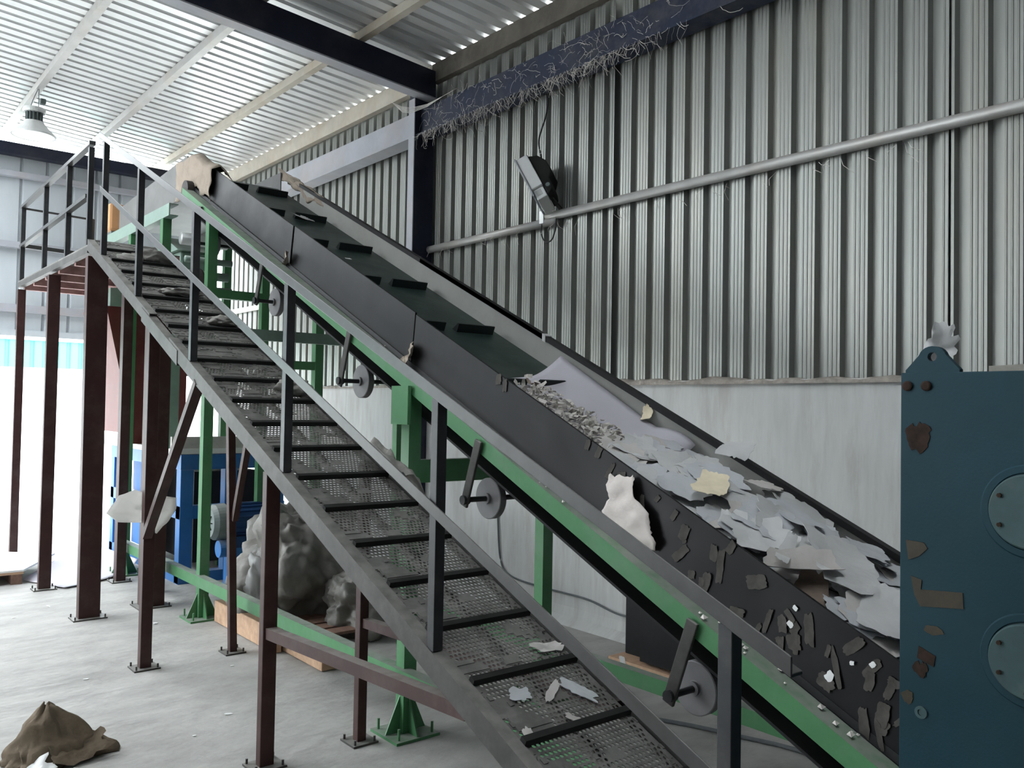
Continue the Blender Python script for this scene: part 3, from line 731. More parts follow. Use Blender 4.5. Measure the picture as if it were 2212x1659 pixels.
key('paper', .23, .20, 2.70, 1.86, .40, -.25, -.02, 2.6, 'broad pale sheet over the near edge below the cream scrap', 117, jag=.22, curl=.9)
key('paper3', .18, .12, 3.10, 2.12, .42, .1, .2, .1, 'pale torn sheet near the far rubber edge beside the cream scrap', 118, jag=.28)
key('brownpaper', .18, .10, 2.66, 1.62, .36, -.5, .0, .5, 'brown hollow scrap in the gap of the lower heap', 119)
key('paper', .16, .05, 2.68, 1.74, .41, -.3, -.2, .35, 'narrow curled pale strip over the brown hollow', 120, curl=3)
# lilac sheets lining the belt
def grid(nu, nv, fn):
    vs = [fn(i/nu, j/nv) for i in range(nu+1) for j in range(nv+1)]
    fs = [(i*(nv+1)+j, i*(nv+1)+j+1, (i+1)*(nv+1)+j+1, (i+1)*(nv+1)+j) for i in range(nu) for j in range(nv)]
    return vs, fs
def thick(name, m, vs, fs, at, th=.002, smooth=True):
    o = MB().add(vs, fs).build(name, m, at=at, smooth=smooth)
    sd = o.modifiers.new('paper', 'SOLIDIFY'); sd.thickness = th; sd.offset = 0
    return o
def lil(a, b):
    y = 3.44 - 1.0*a + .12*b
    x = 2.60 + .665*b
    z = zc(y, .248) + .42*max(0, b-.60)**1.5*(1-a*.75) + .03*math.sin(a*3.1)*(1-b)
    if a > .70:
        t = (a-.70)/.30
        z += .085*math.sin(t*1.75)*b**1.5*1.0; y += .05*t*t*b
    return (x, y, z)
vs, fs = grid(24, 20, lil)
tag(thick('packing_sheet', 'lilac', vs, fs, (2.9, 3, 1.6)), 'large smooth lilac-grey sheet curled against the far board above the heap', 'paper')
def lil2(a, b):
    y = 1.62 - .55*a; x = 2.565 + .5*b
    return (x, y, zc(y, .26) + .10*b*b + .05*a*math.sin(b*2.5))
vs, fs = grid(14, 12, lil2)
tag(thick('packing_sheet', 'lilac', vs, fs, (2.8, 1.35, .9)), 'smooth lilac-grey sheet under the heap beside the blue machine', 'paper')
# shredded bits
g = MB(); rb = random.Random(5)
for i in range(620):
    t = rb.random(); y = 3.26 - .62*t + rb.gauss(0, .03); x = 2.66 + rb.random()*.33*(.55+.6*t) ; 
    z = zc(y, .255) + rb.random()*.085*(1-abs(x-2.80)/.35)
    L_, w_ = rb.uniform(.02, .055), rb.uniform(.010, .022)
    q = Matrix.Rotation(rb.uniform(0, 6.28), 3, 'Z') @ Matrix.Rotation(rb.gauss(0, .8), 3, 'X') @ Matrix.Rotation(rb.gauss(0, .6), 3, 'Y')
    c = Vector((x, y, z+.008)); bend = rb.uniform(-.008, .008)
    P4 = [(-L_/2, -w_/2, 0), (0, -w_/2, bend), (L_/2, -w_/2*.6, 0), (L_/2, w_/2*.6, 0), (0, w_/2, bend), (-L_/2, w_/2, 0)]
    top = [c+q @ Vector(p) for p in P4]; bot = [p-q @ Vector((0, 0, .0016)) for p in top]
    g.add(top+bot, [(0, 1, 4, 5), (1, 2, 3, 4), (11, 10, 7, 6), (10, 9, 8, 7)] + [(k, 6+k, 6+(k+1) % 6, (k+1) % 6) for k in range(6)])
o = g.build('shredded_paper', 'chip', at=(2.8, 2.95, 1.6))
tag(o, 'pile of small curled shredded paper bits on the lilac sheet', 'shredded paper', kind='stuff')

# scraps stuck to the dark near skirt
G_SK = 'dirty scraps stuck to the near skirt board'
def skirt_x(y, z):
    t = (z-(MC*y+.105))/.28
    return 2.512 + .024*t - .003
def stuck(m, sy, sz, y, z, spin, lab, seed, jag=.18, rough=.004, grp=G_SK, name='paper_scrap', out=.003, tilt=0.0):
    return place_sheet(name, m, torn(sy, sz, 26, jag, seed), (skirt_x(y, z)-out, y, z), (-1, 0, .10+tilt), spin, lab, 'paper', grp, rings=3, rough=rough, seed=seed)
def pk(a, b):
    pts = [(2.37, 1.435, .055), (2.365, 1.395, .065), (2.345, 1.352, .060), (2.335, 1.315, .085), (2.325, 1.275, .105), (2.30, 1.235, .11), (2.275, 1.20, .095), (2.255, 1.165, .06)]
    k = min(int(a*7), 6); t = a*7-k
    y = pts[k][0]*(1-t)+pts[k+1][0]*t; z = pts[k][1]*(1-t)+pts[k+1][1]*t; w = pts[k][2]*(1-t)+pts[k+1][2]*t
    w *= 1+.45*mnoise.noise(Vector((a*4.2, 3 if b > .5 else 8, 1)))+.12*mnoise.noise(Vector((a*23, 5 if b > .5 else 1, 4)))
    yy = y+(b-.5)*2*w*1.12 + .035*mnoise.noise(Vector((a*3.2, b*1.5, 6)))
    zz = z+.012*mnoise.noise(Vector((b*7, a*3, 4)))
    return (skirt_x(yy, zz)-.016-.022*math.sin(a*3)-.014*mnoise.noise(Vector((yy*16, zz*16, 5))), yy, zz)
vs, fs = grid(28, 14, pk)
tag(thick('paper_scrap', 'pinkwhite', vs, fs, (2.5, 2.33, 1.3), th=.002), 'large pinkish-white torn sheet hanging down the near skirt board', 'paper', G_HEAP)
rs = random.Random(21)
LST = [(2.075, 1.171, .075, .035), (2.02, 1.103, .03, .03), (1.975, 1.085, .03, .025), (2.065, 1.249, .06, .04), (1.90, 1.15, .12, .03), (1.817, 1.007, .03, .06),
       (1.75, 1.12, .05, .08), (1.60, .95, .05, .05), (1.484, .854, .045, .06), (1.453, .905, .13, .02), (1.651, .918, .02, .02), (1.30, .80, .075, .045),
       (2.384, 1.43, .04, .045), (2.584, 1.579, .045, .03), (2.52, 1.55, .05, .03), (2.45, 1.45, .075, .022), (2.271, 1.322, .09, .025), (2.20, 1.36, .03, .02), (1.62, 1.03, .02, .05),
       (3.19, 1.83, .05, .04), (3.14, 1.80, .06, .03), (1.70, 1.00, .09, .02), (1.55, 1.0, .10, .035), (1.40, .98, .08, .035), (1.86, 1.22, .05, .03), (1.70, .86, .03, .03)]
for _ in range(20):
    y_ = rs.uniform(1.1, 2.2); LST.append((y_, zc(y_, rs.uniform(.13, .36)), rs.uniform(.02, .09), rs.uniform(.012, .04)))
for i, (y, z, a, b) in enumerate(LST):
    if z > MC*y+.37: z = MC*y+.36
    stuck('darkscrap', a, b, y, z, rs.uniform(-.9, .3), 'small dirty dark scrap stuck to the near skirt board', 210+i, jag=.2)
for i, (y, z, s) in enumerate([(1.47, .875, .032), (1.60, 1.06, .018), (1.40, .93, .016), (1.615, 1.005, .022), (1.335, 1.07-.13, .02)]):
    stuck('hull', s, s*.8, y, z, rs.uniform(0, 3), 'tiny bright white fleck on the near skirt board', 250+i, grp='bright flecks on the near skirt board', out=.006)
# tufts in the skirt joints
for y, z, s, lab in ((5.48, 2.68, .07, 'crumpled scrap wedged in the upper skirt joint'), (3.93, 1.97, .10, 'crumpled scrap wedged in the middle skirt joint')):
    for q in range(1):
        place_sheet('paper_scrap', 'cloth', torn(s, s*1.3, 26, .4, 300+int(y*10)), (2.49, y, z), (-1, .3, .4), 1.0, lab, 'paper', None, rings=4, rough=.05, seed=y)
# crumbs on the ledge
g = MB(); rb = random.Random(9)
for i in range(60):
    y = rb.uniform(1.1, 4.2); z = zc(y, .104); x = rb.uniform(2.43, 2.50); s = rb.uniform(.004, .013)
    g.add([(x-s, y-s, z), (x+s, y-s, z+s*.3), (x, y+s, z), (x, y, z+s*1.1)], [(0, 1, 2), (0, 1, 3), (1, 2, 3), (2, 0, 3)])
tag(g.build('paper_crumbs', 'chip', at=(2.46, 2.6, 1.3)), 'paper crumbs and dust on the green channel ledge', 'crumbs', kind='stuff')
# odd scraps on the clear upper belt
key('paper', .17, .09, 2.98, 6.28, .275, .2, 0, .4, 'torn scrap lying on the upper belt below the sackcloth', 401, jag=.35)
tag(bpy.context.scene.objects[COL.objects[-1].name], 'torn scrap lying on the upper belt below the sackcloth', 'paper')
key('cream', .13, .025, 2.72, 3.80, .25, 0, 0, 2.3, 'thin orange-cream strip by the skirt above the heap', 402, jag=.2)
key('hull', .045, .03, 2.89, 5.35, .25, 0, 0, 0, 'small white scrap on the bare upper belt', 403)
key('cloth', .09, .06, 2.90, 3.36, .28, .4, .3, 0, 'small brown crumpled bit at the lilac sheet corner', 404, jag=.5, rough=.05)
key('cream', .09, .055, 3.27, 2.92, .33, -1.2, .2, .4, 'curled cream and brown bark-like bit on the far board', 405, curl=9)

# loose scrap and plank on top of the machine
place_sheet('paper_scrap', 'paper', torn(.15, .085, 34, .4, 500), (2.62, 1.19, 1.895), (-.9, -.75, .3), .25, 'crumpled grey-white paper behind the lifting lug on the blue machine', 'paper', None, rings=5, rough=.022, seed=4)

# ------------------------------------------------------------------ sackcloth draped at the conveyor head
def drape(name, xo, xi, y0, y1, topc, ho, hi, seed, lab, at):
    def fn(a, b):
        y = y0 + (y1-y0)*a
        nz = mnoise.noise(Vector((a*5, b*3, seed))); n2 = mnoise.noise(Vector((a*11, b*6, seed+4)))
        top = zc(min(y, 7.45), topc) + .035 + .025*nz
        if b < .5:
            t = 1-b*2; L = ho*(.75+.45*mnoise.noise(Vector((a*4.2, seed, 2))))
            return (xo-.012-.05*abs(nz)*t-.02*n2*t, y+.03*n2, top-t*L)
        t = (b-.5)*2; L = hi*(.8+.5*mnoise.noise(Vector((a*3.7, seed+8, 5))))
        return (xi+.012+.10*t+.04*nz*t, y+.03*n2, top-t*L)
    vs, fs = grid(26, 18, fn)
    tag(thick(name, 'cloth', vs, fs, at, th=.004), lab, 'cloth')
drape('sackcloth', 2.52, 2.57, 6.98, 7.86, .385, .40, .12, 3, 'tan sackcloth hung over the near board at the conveyor head', (2.52, 7.4, 3.6))
drape('sackcloth', 3.32, 3.27, 6.55, 7.45, .385, .14, .13, 8, 'tan sackcloth bunched over the far board at the conveyor head', (3.3, 7.0, 3.6))

def lump(name, m, c, rad, seed, lab, cat, amp=.35, fr=2.2, sub=4, flat=True, rot=0.0):
    bm = bmesh.new(); bmesh.ops.create_icosphere(bm, subdivisions=sub, radius=1)
    R_ = Matrix.Rotation(rot, 3, 'Z')
    for v in bm.verts:
        p = v.co.copy()
        k = 1 + amp*mnoise.noise(p*fr+Vector((seed, 0, 0))) + amp*.6*(abs(mnoise.noise(p*fr*2.3+Vector((0, seed, 0))))-.2) + amp*.25*mnoise.noise(p*fr*6)
        v.co = R_ @ Vector((p.x*rad[0]*k, p.y*rad[1]*k, p.z*rad[2]*k))
        if flat and v.co.z + c[2] < .004 + (c[2]-rad[2] if c[2] > 1 else 0): v.co.z = .004 - c[2] + (c[2]-rad[2] if c[2] > 1 else 0)
    me = bpy.data.meshes.new(name); bm.to_mesh(me); bm.free()
    me.materials.append(M[m])
    for p in me.polygons: p.use_smooth = True
    o = bpy.data.objects.new(name, me); COL.objects.link(o); o.location = c
    return tag(o, lab, cat)
# litter on the stairs
def stair_z(y): return .668 + (y-2.031)*MS
def tlit(name, m, x, y, sx, sy, h, seed, lab, cat, amp=.4):
    z = stair_z(y); bm = None
    return lump(name, m, (x, y, z+h*.45), (sx/2, sy/2, h), seed, lab, cat, amp=amp, sub=4)
def flat_litter(m, x, y, sx, sy, lab, seed, dz=.003, curl=.4, rough=.006):
    place_sheet('paper_scrap', m, torn(sx, sy, 28, .35, seed), (x, y, stair_z(y)+.008+dz), (0, -MS, 1), seed, lab, 'paper', None, rings=4, rough=rough, seed=seed, curl=curl)
flat_litter('paper2', 1.86, 2.20, .06, .075, 'triangular grey scrap on a low tread, left of the strip', 1.3)
flat_litter('paper3', 1.985, 2.18, .03, .12, 'narrow paper strip on a low tread', 2.15)
flat_litter('paper2', 2.09, 2.16, .06, .13, 'ragged bluish scrap on the right of a low tread', .6)
flat_litter('paper3', 2.13, 2.37, .13, .06, 'grey scrap at the right end of the tread above the strip', 3.0, curl=1.5, rough=.012)
flat_litter('paper3', 1.77, 2.05, .055, .03, 'small torn scrap on the nosing of a low tread', 4.4)
flat_litter('paper3', 1.97, 2.06, .05, .03, 'crumbled scrap near the middle of a low tread', 5.4)
for i, (x, y, sx, sy, h, m, lab) in enumerate([
        (1.92, 6.93, .24, .12, .03, 'whitebag', 'pale fibre wad on the top treads by the near stringer'),
        (2.08, 6.95, .28, .2, .06, 'dustcloth', 'dust-caked cloth bundle on the top treads'),
        (2.02, 6.16, .26, .18, .035, 'dustcloth', 'dusty cloth wad on the upper treads under the top one'),
        (2.12, 5.62, .20, .20, .04, 'dustcloth', 'dusty rag on the right of the upper treads'),
        (2.15, 4.58, .19, .20, .05, 'dustcloth', 'grey cloth heap at the right of the middle treads')]):
    tlit('dusty_rag', m, x, y, sx, sy, h, i*3.1+1, lab, 'rag')
def hang(a, b):
    y = 3.75 - .30*a; x = 2.12+.20*b
    return (x, y, .43*y-.10 + .05*mnoise.noise(Vector((a*4, b*4, 2))) - .22*max(0, b-.45)**1.3*1.3 + .02*mnoise.noise(Vector((a*9, b*9, 7))))
vs, fs = grid(16, 14, hang)
tag(thick('dusty_rag', 'dustcloth', vs, fs, (2.2, 3.6, 1.4), th=.004), 'dusty grey rag hanging over the right stringer', 'rag')

# ------------------------------------------------------------------ baling press behind the stair
bp_ = thing('baling_press', 'blue-framed baling press with oxide-red hopper under the far conveyor end', 'press', (3.1, 9.2, 0))
BX0, BX1, BY0, BY1, BT = 2.72, 3.75, 8.15, 10.5, 1.20
for x, y in ((BX0, BY0), (BX0+.42, BY0), (BX1-.13, BY0), (BX0, 9.25), (BX0, BY1-.13), (BX1-.13, BY1-.13)):
    MB().box(x, x+.12, y, y+.12, 0, BT-.14).build('frame_post', 'blueframe', bp_, bevel=.004)
for z0, z1 in ((BT-.14, BT), (.60, .72), (0, .10)):
    MB().box(BX0, BX0+.115, BY0+.002, BY1, z0, z1).build('frame_rail', 'blueframe', bp_)
    MB().box(BX0+.1, BX1, BY0+.004, BY0+.118, z0, z1).build('frame_rail', 'blueframe', bp_)
MB().box(BX0+.2, BX0+.22, 9.3, BY1-.15, .1, BT-.15).build('side_panel', 'blueframe', bp_)
MB().box(BX0+.3, BX1-.1, BY0+.5, BY1-.3, .1, BT-.2).build('press_chamber', 'dark', bp_)
g = MB().box(BX0-.12, BX1+.15, BY0-.05, BY1, BT+.01, BT+.06)
g.build('table_top', 'whiteclad', bp_)
MB().box(BX0-.10, BX1+.1, BY0-.03, BY0+.01, BT+.06, BT+.17).build('table_upstand', 'paper3', bp_)
# hopper
xt, xb, yf, yb = 2.25, 2.42, 9.03, 9.75
vs = [(xt, yf, 2.62), (2.90, yf, 2.62), (2.90, yf, 1.38), (xb, yf, 1.38), (xb, yf, 1.86),
      (xt, yb+.2, 2.62), (2.90, yb, 2.62), (2.90, yb, 1.38), (xb, yb, 1.38), (xb, yb, 1.86)]
MB().add(vs, [(0, 1, 2, 3, 4), (9, 8, 7, 6, 5), (0, 4, 9, 5), (4, 3, 8, 9), (1, 6, 7, 2), (3, 2, 7, 8)]).build('hopper', 'redplate', bp_)
MB().box(xt+.03, 2.92, yf-.02, yf+.05, 2.62, 2.80).build('hopper_collar', 'greygreen', bp_)
MB().box(2.55, 2.85, 9.2, 9.5, BT+.06, 1.38).build('hopper_foot', 'redplate', bp_)
MB().box(2.86, 3.0, 8.9, 9.0, 1.26, 2.6).build('hopper_stay', 'redplate', bp_)
MB().box(2.9, 3.5, 9.02, 9.1, 1.96, 2.06).build('hopper_stay', 'greygreen', bp_)
# press head with pipes
MB().box(2.66, 2.95, 8.15, 8.95, 2.82, 3.10).build('press_head', 'greygreen', bp_, bevel=.02)
g = MB(); g.prism([(2.62, 8.1, 3.10), (2.62, 8.9, 3.10), (2.62, 8.5, 3.27)], (.34, 0, 0)); g.build('press_hood', 'greygreen', bp_)
for y, z, rr_ in ((7.85, 3.16, .055), (7.72, 2.96, .03), (7.80, 2.84, .04), (7.72, 2.70, .035)):
    MB().cyl((2.56, y, z), (2.98, y, z), rr_, 16).build('hydraulic_pipe', 'alu' if rr_ > .05 else 'greygreen', bp_, smooth=True)
MB().lathe((2.60, 7.65, 2.72), (1, 0, 0), [(0, .05), (0, .15), (.05, .16), (.07, .15), (.07, .05)], 30).build('flywheel', 'wheeld', bp_)
MB().box(2.62, 2.95, 8.2, 8.3, 2.66, 2.82).build('press_beam', 'greygreen', bp_)
MB().box(2.6, 2.7, 8.2, 8.3, 1.26, 2.82).build('press_beam', 'greygreen', bp_)
MB().box(2.44, 2.60, 9.78, 10.1, 3.50, 3.80).build('drive_guard', 'orange', cv, bevel=.03)
MB().box(2.47, 2.57, 9.8, 10.0, 3.05, 3.50).build('drive_stand', 'motor', cv)
# steel columns in oxide red
# motor on its blue stand
mo = thing('electric_motor', 'grey electric motor with finned fan cover on a blue pedestal', 'motor', (3.08, 7.62, 0))
MB().lathe((2.80, 7.62, .63), (1, 0, 0), [(0, .09), (.0, .13), (.04, .158), (.13, .165), (.135, .15)], 32).build('fan_cover', 'motor', mo, smooth=False)
g = MB().cyl((2.93, 7.62, .63), (3.30, 7.62, .63), .145, 32)
for k in range(18):
    t = 2*math.pi*k/18; g.bar((2.95, 7.62+.15*math.cos(t), .63+.15*math.sin(t)), (3.28, 7.62+.15*math.cos(t), .63+.15*math.sin(t)), .008, .02, up=(0, math.cos(t), math.sin(t)))
g.build('stator', 'darkblue', mo)
g = MB()
for k in range(8):
    t = 2*math.pi*k/8; g.bar((2.797, 7.62+.03*math.cos(t), .63+.03*math.sin(t)), (2.797, 7.62+.085*math.cos(t), .63+.085*math.sin(t)), .006, .022, up=(1, 0, 0))
g.build('fan_grille', 'dark', mo)
MB().box(2.98, 3.22, 7.52, 7.72, .40, .50).build('mounting_foot', 'darkblue', mo)
MB().box(2.98, 3.10, 7.52, 7.72, 0, .40).build('pedestal', 'blueframe', mo)
MB().box(3.12, 3.40, 7.56, 7.74, 0, .40).build('pedestal', 'darkblue', mo)
MB().lathe((2.86, 7.55, .40), (1, 0, 0), [(0, .03), (0, .075), (.1, .075), (.1, .03)], 24).build('drive_pulley', 'blueframe', mo)

# ------------------------------------------------------------------ clutter on the floor
o = lump('plastic_bale', 'tarp', (3.08, 6.28, .40), (.50, .42, .56), 2.2, 'dusty grey plastic-wrapped bundle heaped under the stairs', 'bundle', amp=.42, fr=1.7, sub=5)
o = lump('plastic_bale', 'tarp', (3.30, 5.72, .20), (.30, .30, .30), 6.1, 'smaller dark grey film bundle on the boards under the conveyor', 'bundle', amp=.4, fr=1.9, sub=5)
o = lump('plastic_bag', 'film', (2.66, 6.22, .25), (.13, .22, .32), 4.2, 'shiny clear plastic bag slumped beside the pine board', 'bag', amp=.35, fr=2.4, sub=4)
bd_ = MB().box(2.50, 2.56, 5.55, 6.64, .004, .165).build('pine_board', 'wood', bevel=.006, at=(2.53, 6.1, 0)); tag(bd_, 'pale pine board on edge behind the green floor rail', 'board')
bd_ = MB().box(2.58, 2.70, 5.0, 5.6, .004, .09).build('pine_board', 'wood', bevel=.006, at=(2.6, 5.3, 0)); tag(bd_, 'short pine offcut below the plastic bag', 'board')
g = MB()
pa = thing('wooden_pallet', 'weathered brown wooden pallet under the grey film bundle', 'pallet', (3.15, 5.75, 0))
for k in range(4): MB().box(2.85, 3.55, 5.45+k*.16, 5.57+k*.16, .085, .105).build('deck_board', 'dkwood', pa)
for x in (2.86, 3.16, 3.47): MB().box(x, x+.08, 5.45, 6.05, .0, .085).build('stringer_block', 'dkwood', pa)
# pallet with a white board and the lilac sheet by the platform posts
pa = thing('wooden_pallet', 'wooden pallet carrying a white board near the doorway', 'pallet', (1.4, 9.5, 0))
for x in (.75, 1.15, 1.50): MB().box(x, x+.09, 8.98, 10.0, 0, .09).build('stringer_block', 'dkwood', pa)
for k in range(5): MB().box(.72, 1.60, 8.98+k*.22, 9.12+k*.22, .09, .11).build('deck_board', 'wood', pa)
wb = MB().add([(.65, 9.0, .112), (1.60, 8.98, .112), (2.02, 9.78, .112), (1.6, 10.15, .112), (.65, 10.15, .112), (.65, 9.0, .13), (1.60, 8.98, .13), (2.02, 9.78, .13), (1.6, 10.15, .13), (.65, 10.15, .13)],
    [(4, 3, 2, 1, 0), (5, 6, 7, 8, 9)] + [(k, (k+1) % 5, 5+(k+1) % 5, 5+k) for k in range(5)]).build('white_board', 'whiteclad', at=(1.3, 9.5, .112))
tag(wb, 'flat white board lying on the pallet by the doorway', 'board')
def fsheet(a, b):
    p = Vector((1.62, 9.10, 0)).lerp(Vector((1.85, 8.52, 0)), a).lerp(Vector((2.60, 10.6, 0)).lerp(Vector((2.62, 9.05, 0)), a), b)
    z = .015 + .10*max(0, b-.75)**2*16*(.4+.6*a) + .02*mnoise.noise(Vector((a*2, b*2, 1))) + .06*(1-a)**3*math.sin(b*3.1)
    return (p.x, p.y - .06*math.sin(b*3.1)*a, max(.006, z))
vs, fs = grid(18, 22, fsheet)
tag(thick('packing_sheet', 'lilac', vs, fs, (2.1, 9.2, 0), th=.003), 'large lilac-grey sheet lying on the floor around the platform posts', 'paper')
# white fibre sheet hooked on the stair brace
out = [(1.49, .985), (1.56, 1.095), (1.66, 1.125), (1.71, 1.105), (1.76, 1.125), (1.83, 1.075), (1.925, 1.06), (1.915, .99), (1.885, .945), (1.86, .90), (1.80, .835), (1.765, .85), (1.755, .91), (1.68, .915), (1.56, .925)]
out = [(a-.0, b) for a, b in out]
dens = []
for i in range(len(out)):
    a, b = Vector(out[i]), Vector(out[(i+1) % len(out)])
    for t in (0, .34, .67): dens.append(a.lerp(b, t))
cen = Vector((1.70, 1.0)); n = len(dens); R5 = 6
vs = [(cen.x, 5.80, cen.y)]
for k in range(1, R5+1):
    for p in dens:
        q = cen.lerp(p, k/R5); vs.append((q.x, 5.825+.05*mnoise.noise(Vector((q.x*7, q.y*7, 3)))+.02*mnoise.noise(Vector((q.x*22, q.y*22, 6))), q.y))
fs = [(0, 1+i, 1+(i+1) % n) for i in range(n)]
for k in range(R5-1):
    for i in range(n): a = 1+k*n; fs.append((a+i, a+n+i, a+n+(i+1) % n, a+(i+1) % n))
tag(thick('fibre_sheet', 'whitebag', vs, fs, (1.7, 5.82, 1.0), th=.003), 'crumpled white fibre sheet hooked behind the slanting stair brace', 'sheet')
# crumpled sack at the lower left corner
bm = bmesh.new()
def sackpt(a, b):
    t = 2*math.pi*a; hgt = b
    base = .20*(1+.35*mnoise.noise(Vector((math.cos(t)*1.3, math.sin(t)*1.3, 4))))
    rad = base*(1-hgt)**.8 + .012
    fold = 1+.30*mnoise.noise(Vector((math.cos(t)*2.6, math.sin(t)*2.6, hgt*2.2)))+.18*mnoise.noise(Vector((math.cos(t)*6, math.sin(t)*6, hgt*4+9)))
    x = .965 + rad*fold*math.cos(t)*1.05 - .03*hgt
    y = 4.56 + rad*fold*math.sin(t)*.85 + .02*hgt
    z = .245*hgt**1.1 + (.03*mnoise.noise(Vector((a*9, hgt*5, 1))) if hgt > .02 else .003)
    return (x, y, max(.003, z))
vs, fs = grid(56, 16, sackpt)
tag(thick('crumpled_sack', 'rag', vs, fs, (.96, 4.56, 0), th=.006), 'crumpled brown paper sack standing in a peak on the floor', 'sack')
place_sheet('plastic_scrap', 'hull', torn(.16, .10, 26, .35, 77), (.84, 4.36, .035), (-.2, -.3, 1), .3, 'white plastic scrap under the near side of the brown sack', 'scrap', None, rings=4, rough=.03, seed=2)
place_sheet('sack_flap', 'rag', torn(.26, .12, 30, .3, 78), (1.04, 4.44, .05), (.1, -.6, 1), .25, 'stiff brown flap lying against the right side of the sack', 'sack', None, rings=5, rough=.02, seed=5, curl=2.0)
place_sheet('plastic_scrap', 'hull', torn(.06, .03, 20, .3, 79), (1.11, 4.62, .085), (.1, -.3, 1), .8, 'tiny white film bit on the sack flap', 'scrap', None, rings=3, rough=.012, seed=8)
# paper flecks on the floor
rf = random.Random(31)
for i in range(26):
    x, y = rf.uniform(.3, 2.3), rf.uniform(3.2, 8.8)
    if i > 17: x, y = rf.uniform(2.6, 4.3), rf.uniform(2.4, 5.0)
    s = rf.uniform(.012, .03)
    place_sheet('paper_fleck', 'hull', torn(s*1.5, s, 12, .25, 600+i), (x, y, .005), (rf.gauss(0, .1), rf.gauss(0, .1), 1), rf.uniform(0, 6), 'tiny white paper fleck on the concrete floor', 'fleck', 'paper flecks on the floor', rings=1, rough=.002, seed=i, th=.001)
# black steel box against the plinth
bx = thing('steel_box', 'black steel box standing at the plinth foot behind the conveyor', 'box', (4.55, 3.8, 0))
MB().box(4.40, 4.62, 3.86, 4.10, .03, .60).build('body', 'dark', bx, bevel=.006)
MB().box(4.28, 4.62, 3.48, 3.86, .05, .52).build('body', 'dark', bx, bevel=.006)
MB().box(4.26, 4.64, 3.46, 4.12, 0, .03).build('base_skid', 'wood', bx)
place_sheet('plastic_scrap', 'hull', torn(.09, .035, 18, .25, 701), (4.25, 3.98, .03), (-.4, -.3, 1), .9, 'white scrap beside the black steel box', 'scrap', None, rings=3, rough=.01, seed=3)
# cables
def cable(name, pts, rad, m, lab):
    out = []
    P_ = [Vector(p) for p in pts]
    for i in range(len(P_)-1):
        p0 = P_[max(i-1, 0)]; p1 = P_[i]; p2 = P_[i+1]; p3 = P_[min(i+2, len(P_)-1)]
        for k in range(8):
            t = k/8
            out.append(.5*((2*p1)+(p2-p0)*t+(2*p0-5*p1+4*p2-p3)*t*t+(3*p1-p0-3*p2+p3)*t**3))
    out.append(P_[-1])
    o = MB().tube(out, rad, 8).build(name, m, smooth=True, at=P_[0]); tag(o, lab, 'cable'); return o
cable('wall_cable', [(4.742, 5.96, 1.0), (4.742, 5.95, .66), (4.742, 5.90, .35), (4.742, 5.75, .245), (4.742, 5.33, .222), (4.742, 5.05, .222), (4.742, 4.79, .215), (4.742, 4.5, .17), (4.742, 4.2, .175), (4.742, 3.9, .17)], .008, 'greycable', 'grey cable clipped along the foot of the whitewashed plinth')
cable('floor_cable', [(3.55, 3.35, .012), (3.72, 3.0, .012), (3.80, 2.75, .012), (3.88, 2.5, .012), (3.9, 2.2, .012), (3.8, 1.9, .012)], .011, 'greycable', 'dark cable lying on the floor beside the lowest idler disc')

# ------------------------------------------------------------------ floodlight on the wall rail
fl = thing('floodlight', 'silver and black floodlight tilted down on the wall pipe rail', 'floodlight', (4.70, 5.32, 3.27))
a_ = Vector((.05, -.56, -.83)).normalized()          # along the housing, down to the rail
n_ = Vector((-.55, .64, -.45)); n_ = (n_ - a_*n_.dot(a_)).normalized()    # lens direction
s_ = a_.cross(n_)
c0 = Vector((4.60, 5.36, 3.54))
def fpt(u_, v_, w_): return c0 + a_*u_ + n_*v_ + s_*w_
def fbox(u0_, u1_, v0_, v1_, w0_, w1_):
    g = MB(); vs = [fpt(x, y, z) for z in (w0_, w1_) for x, y in ((u0_, v0_), (u1_, v0_), (u1_, v1_), (u0_, v1_))]
    return g.add(vs, [(3, 2, 1, 0), (4, 5, 6, 7), (0, 1, 5, 4), (1, 2, 6, 5), (2, 3, 7, 6), (3, 0, 4, 7)])
fbox(-.20, .13, -.05, .05, -.14, .14).build('housing', 'paint', fl, bevel=.006)
fbox(.135, .235, -.045, .045, -.12, .12).build('gear_box', 'paint', fl, bevel=.008)
fbox(-.21, .20, .05, .064, -.15, .15).build('lens_frame', 'greyblue', fl, bevel=.003)
fbox(.15, .205, -.02, .03, -.1225, -.12).build('rating_label', 'paper', fl)
g = MB()
prof = [(-.20, 0), (-.16, .075), (-.08, .115), (.02, .12), (.09, .07), (.14, .065), (.19, .05), (.22, 0)]
g.prism([fpt(x, -.05-y, -.11) for x, y in prof], s_*.22)
b_ = g.build('reflector_cover', 'blackplastic', fl, bevel=.008)
MB().cyl(fpt(.15, -.085, -.125), fpt(.15, -.085, -.11), .018, 16).build('pivot_bolt', 'motor', b_)
for w_ in (-.10, .10):
    MB().cyl(fpt(-.215, .03, w_), fpt(-.20, .03, w_), .014, 12).build('clip', 'alu', fl)
    MB().cyl(fpt(-.215, -.04, w_), fpt(-.20, -.04, w_), .014, 12).build('clip', 'alu', fl)
MB().bar(fpt(.19, -.06, 0), (4.74, 5.20, 3.33), .04, .012).build('bracket', 'blackplastic', fl)
MB().bar((4.72, 5.40, 3.235), (4.72, 5.40, 3.34), .03, .05).build('mounting_clamp', 'alu', fl)
cable('lamp_cord', [(4.70, 5.33, 4.33), (4.70, 5.35, 4.15), (4.70, 5.44, 3.95), (4.70, 5.41, 3.8), (4.69, 5.37, 3.66)], .007, 'cable', 'thin black cord running down to the floodlight')
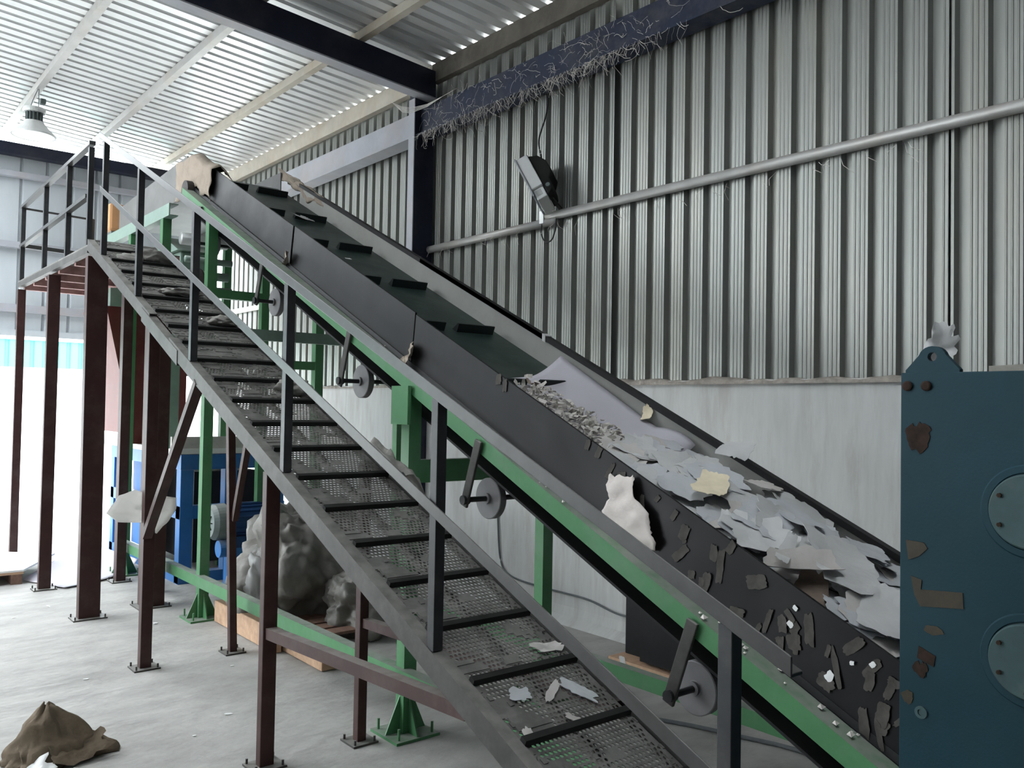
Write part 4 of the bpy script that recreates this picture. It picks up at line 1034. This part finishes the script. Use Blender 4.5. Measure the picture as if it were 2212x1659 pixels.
cable('lamp_cord', [(4.72, 5.40, 3.25), (4.715, 5.41, 3.16), (4.715, 5.36, 3.08), (4.715, 5.28, 3.08), (4.715, 5.24, 3.15), (4.72, 5.23, 3.25)], .006, 'cable', 'loop of black cord hanging under the floodlight')

# ------------------------------------------------------------------ bell lamp under the roof
LX, LY, LZ = 1.905, 10.93, 4.66
bl = thing('high_bay_lamp', 'bell-shaped high-bay lamp hanging from a roof purlin', 'lamp', (LX, LY, LZ))
MB().lathe((LX, LY, LZ), (0, 0, 1), [(0, .228), (.012, .232), (.02, .226), (.09, .155), (.15, .105), (.165, .10), (.16, .085), (.085, .14), (.012, .215), (0, .228)], 40, caps=False).build('reflector', 'alu', bl, smooth=False)
MB().lathe((LX, LY, LZ+.004), (0, 0, 1), [(0, .214), (.006, .214), (.01, .20)], 40).build('diffuser', 'lampglass', bl)
g = MB().cyl((LX, LY, LZ+.16), (LX, LY, LZ+.27), .062, 24)
for k in range(14):
    t = 2*math.pi*k/14; g.bar((LX+.075*math.cos(t), LY+.075*math.sin(t), LZ+.165), (LX+.075*math.cos(t), LY+.075*math.sin(t), LZ+.265), .008, .028, up=(math.cos(t), math.sin(t), 0))
g.build('heat_sink', 'motor', bl)
MB().lathe((LX, LY, LZ+.265), (0, 0, 1), [(0, .07), (0, .11), (.02, .118), (.05, .112), (.062, .06)], 28).build('driver_box', 'alu', bl)
g = MB().tube([(LX-.04, LY, LZ+.32), (LX-.02, LY, LZ+.40), (LX+.03, LY, zroof(LX)-.085)], .004, 6)
g.tube([(LX+.04, LY, LZ+.32), (LX+.04, LY, LZ+.42), (LX+.04, LY, zroof(LX)-.085)], .004, 6)
g.build('suspension_wire', 'motor', bl)
MB().box(LX+.05, LX+.11, LY-.04, LY+.04, LZ+.38, LZ+.44).build('junction_box', 'motor', bl, bevel=.01)

# ------------------------------------------------------------------ cobwebs on the dark girder
g = MB(); rc = random.Random(3)
def strand(p, d, n_, step, wob, sag, rad):
    pts = [Vector(p)]; d = Vector(d).normalized()
    for _ in range(n_):
        d = (d + Vector((rc.gauss(0, wob*.4), rc.gauss(0, wob), rc.gauss(0, wob)-sag))).normalized()
        pts.append(pts[-1]+d*step)
    g.tube(pts, rad, 4)
for i in range(520):
    y = 3.3+3.8*math.sqrt(rc.random()) if i % 4 else rc.gauss(4.75, .35)
    if i % 3:          # wisps hanging under the flange
        strand((4.552+rc.uniform(-.01, .015), y, 4.35), (rc.uniform(-.3, .5), rc.uniform(-1, 1), -.8), rc.randint(5, 13), rc.uniform(.008, .022), .28, .06, rc.uniform(.0006, .0018))
    else:              # dusty tangles on the web
        strand((4.612, y, rc.uniform(4.37, 4.60)), (-.05, rc.uniform(-1, 1), rc.uniform(-.6, .6)), rc.randint(5, 12), rc.uniform(.008, .02), .35, .02, rc.uniform(.0006, .0018))
# sagging swag across the column
for k in range(5):
    g.tube([(4.50+.02*k, 7.50, 4.76-.01*k), (4.515, 7.32, 4.67-.012*k), (4.53, 7.2, 4.635-.013*k), (4.54, 7.1, 4.62-.01*k), (4.57, 6.95, 4.615-.006*k), (4.60, 6.75, 4.64), (4.60, 6.5, 4.655)], .0025, 5)
for i in range(40):
    y = rc.uniform(2.0, 7.1); p0 = Vector((4.72, y, 3.22)); p2 = p0+Vector((.02, rc.uniform(-.08, .08), -rc.uniform(.03, .14)))
    g.tube([p0, (p0+p2)/2+Vector((-.01, .02, 0)), p2], .0016, 4)
tag(g.build('cobwebs', 'cobweb', at=(4.6, 5.5, 4.4)), 'dusty cobweb strands on the dark blue girder and pipe rail', 'cobwebs', kind='stuff')
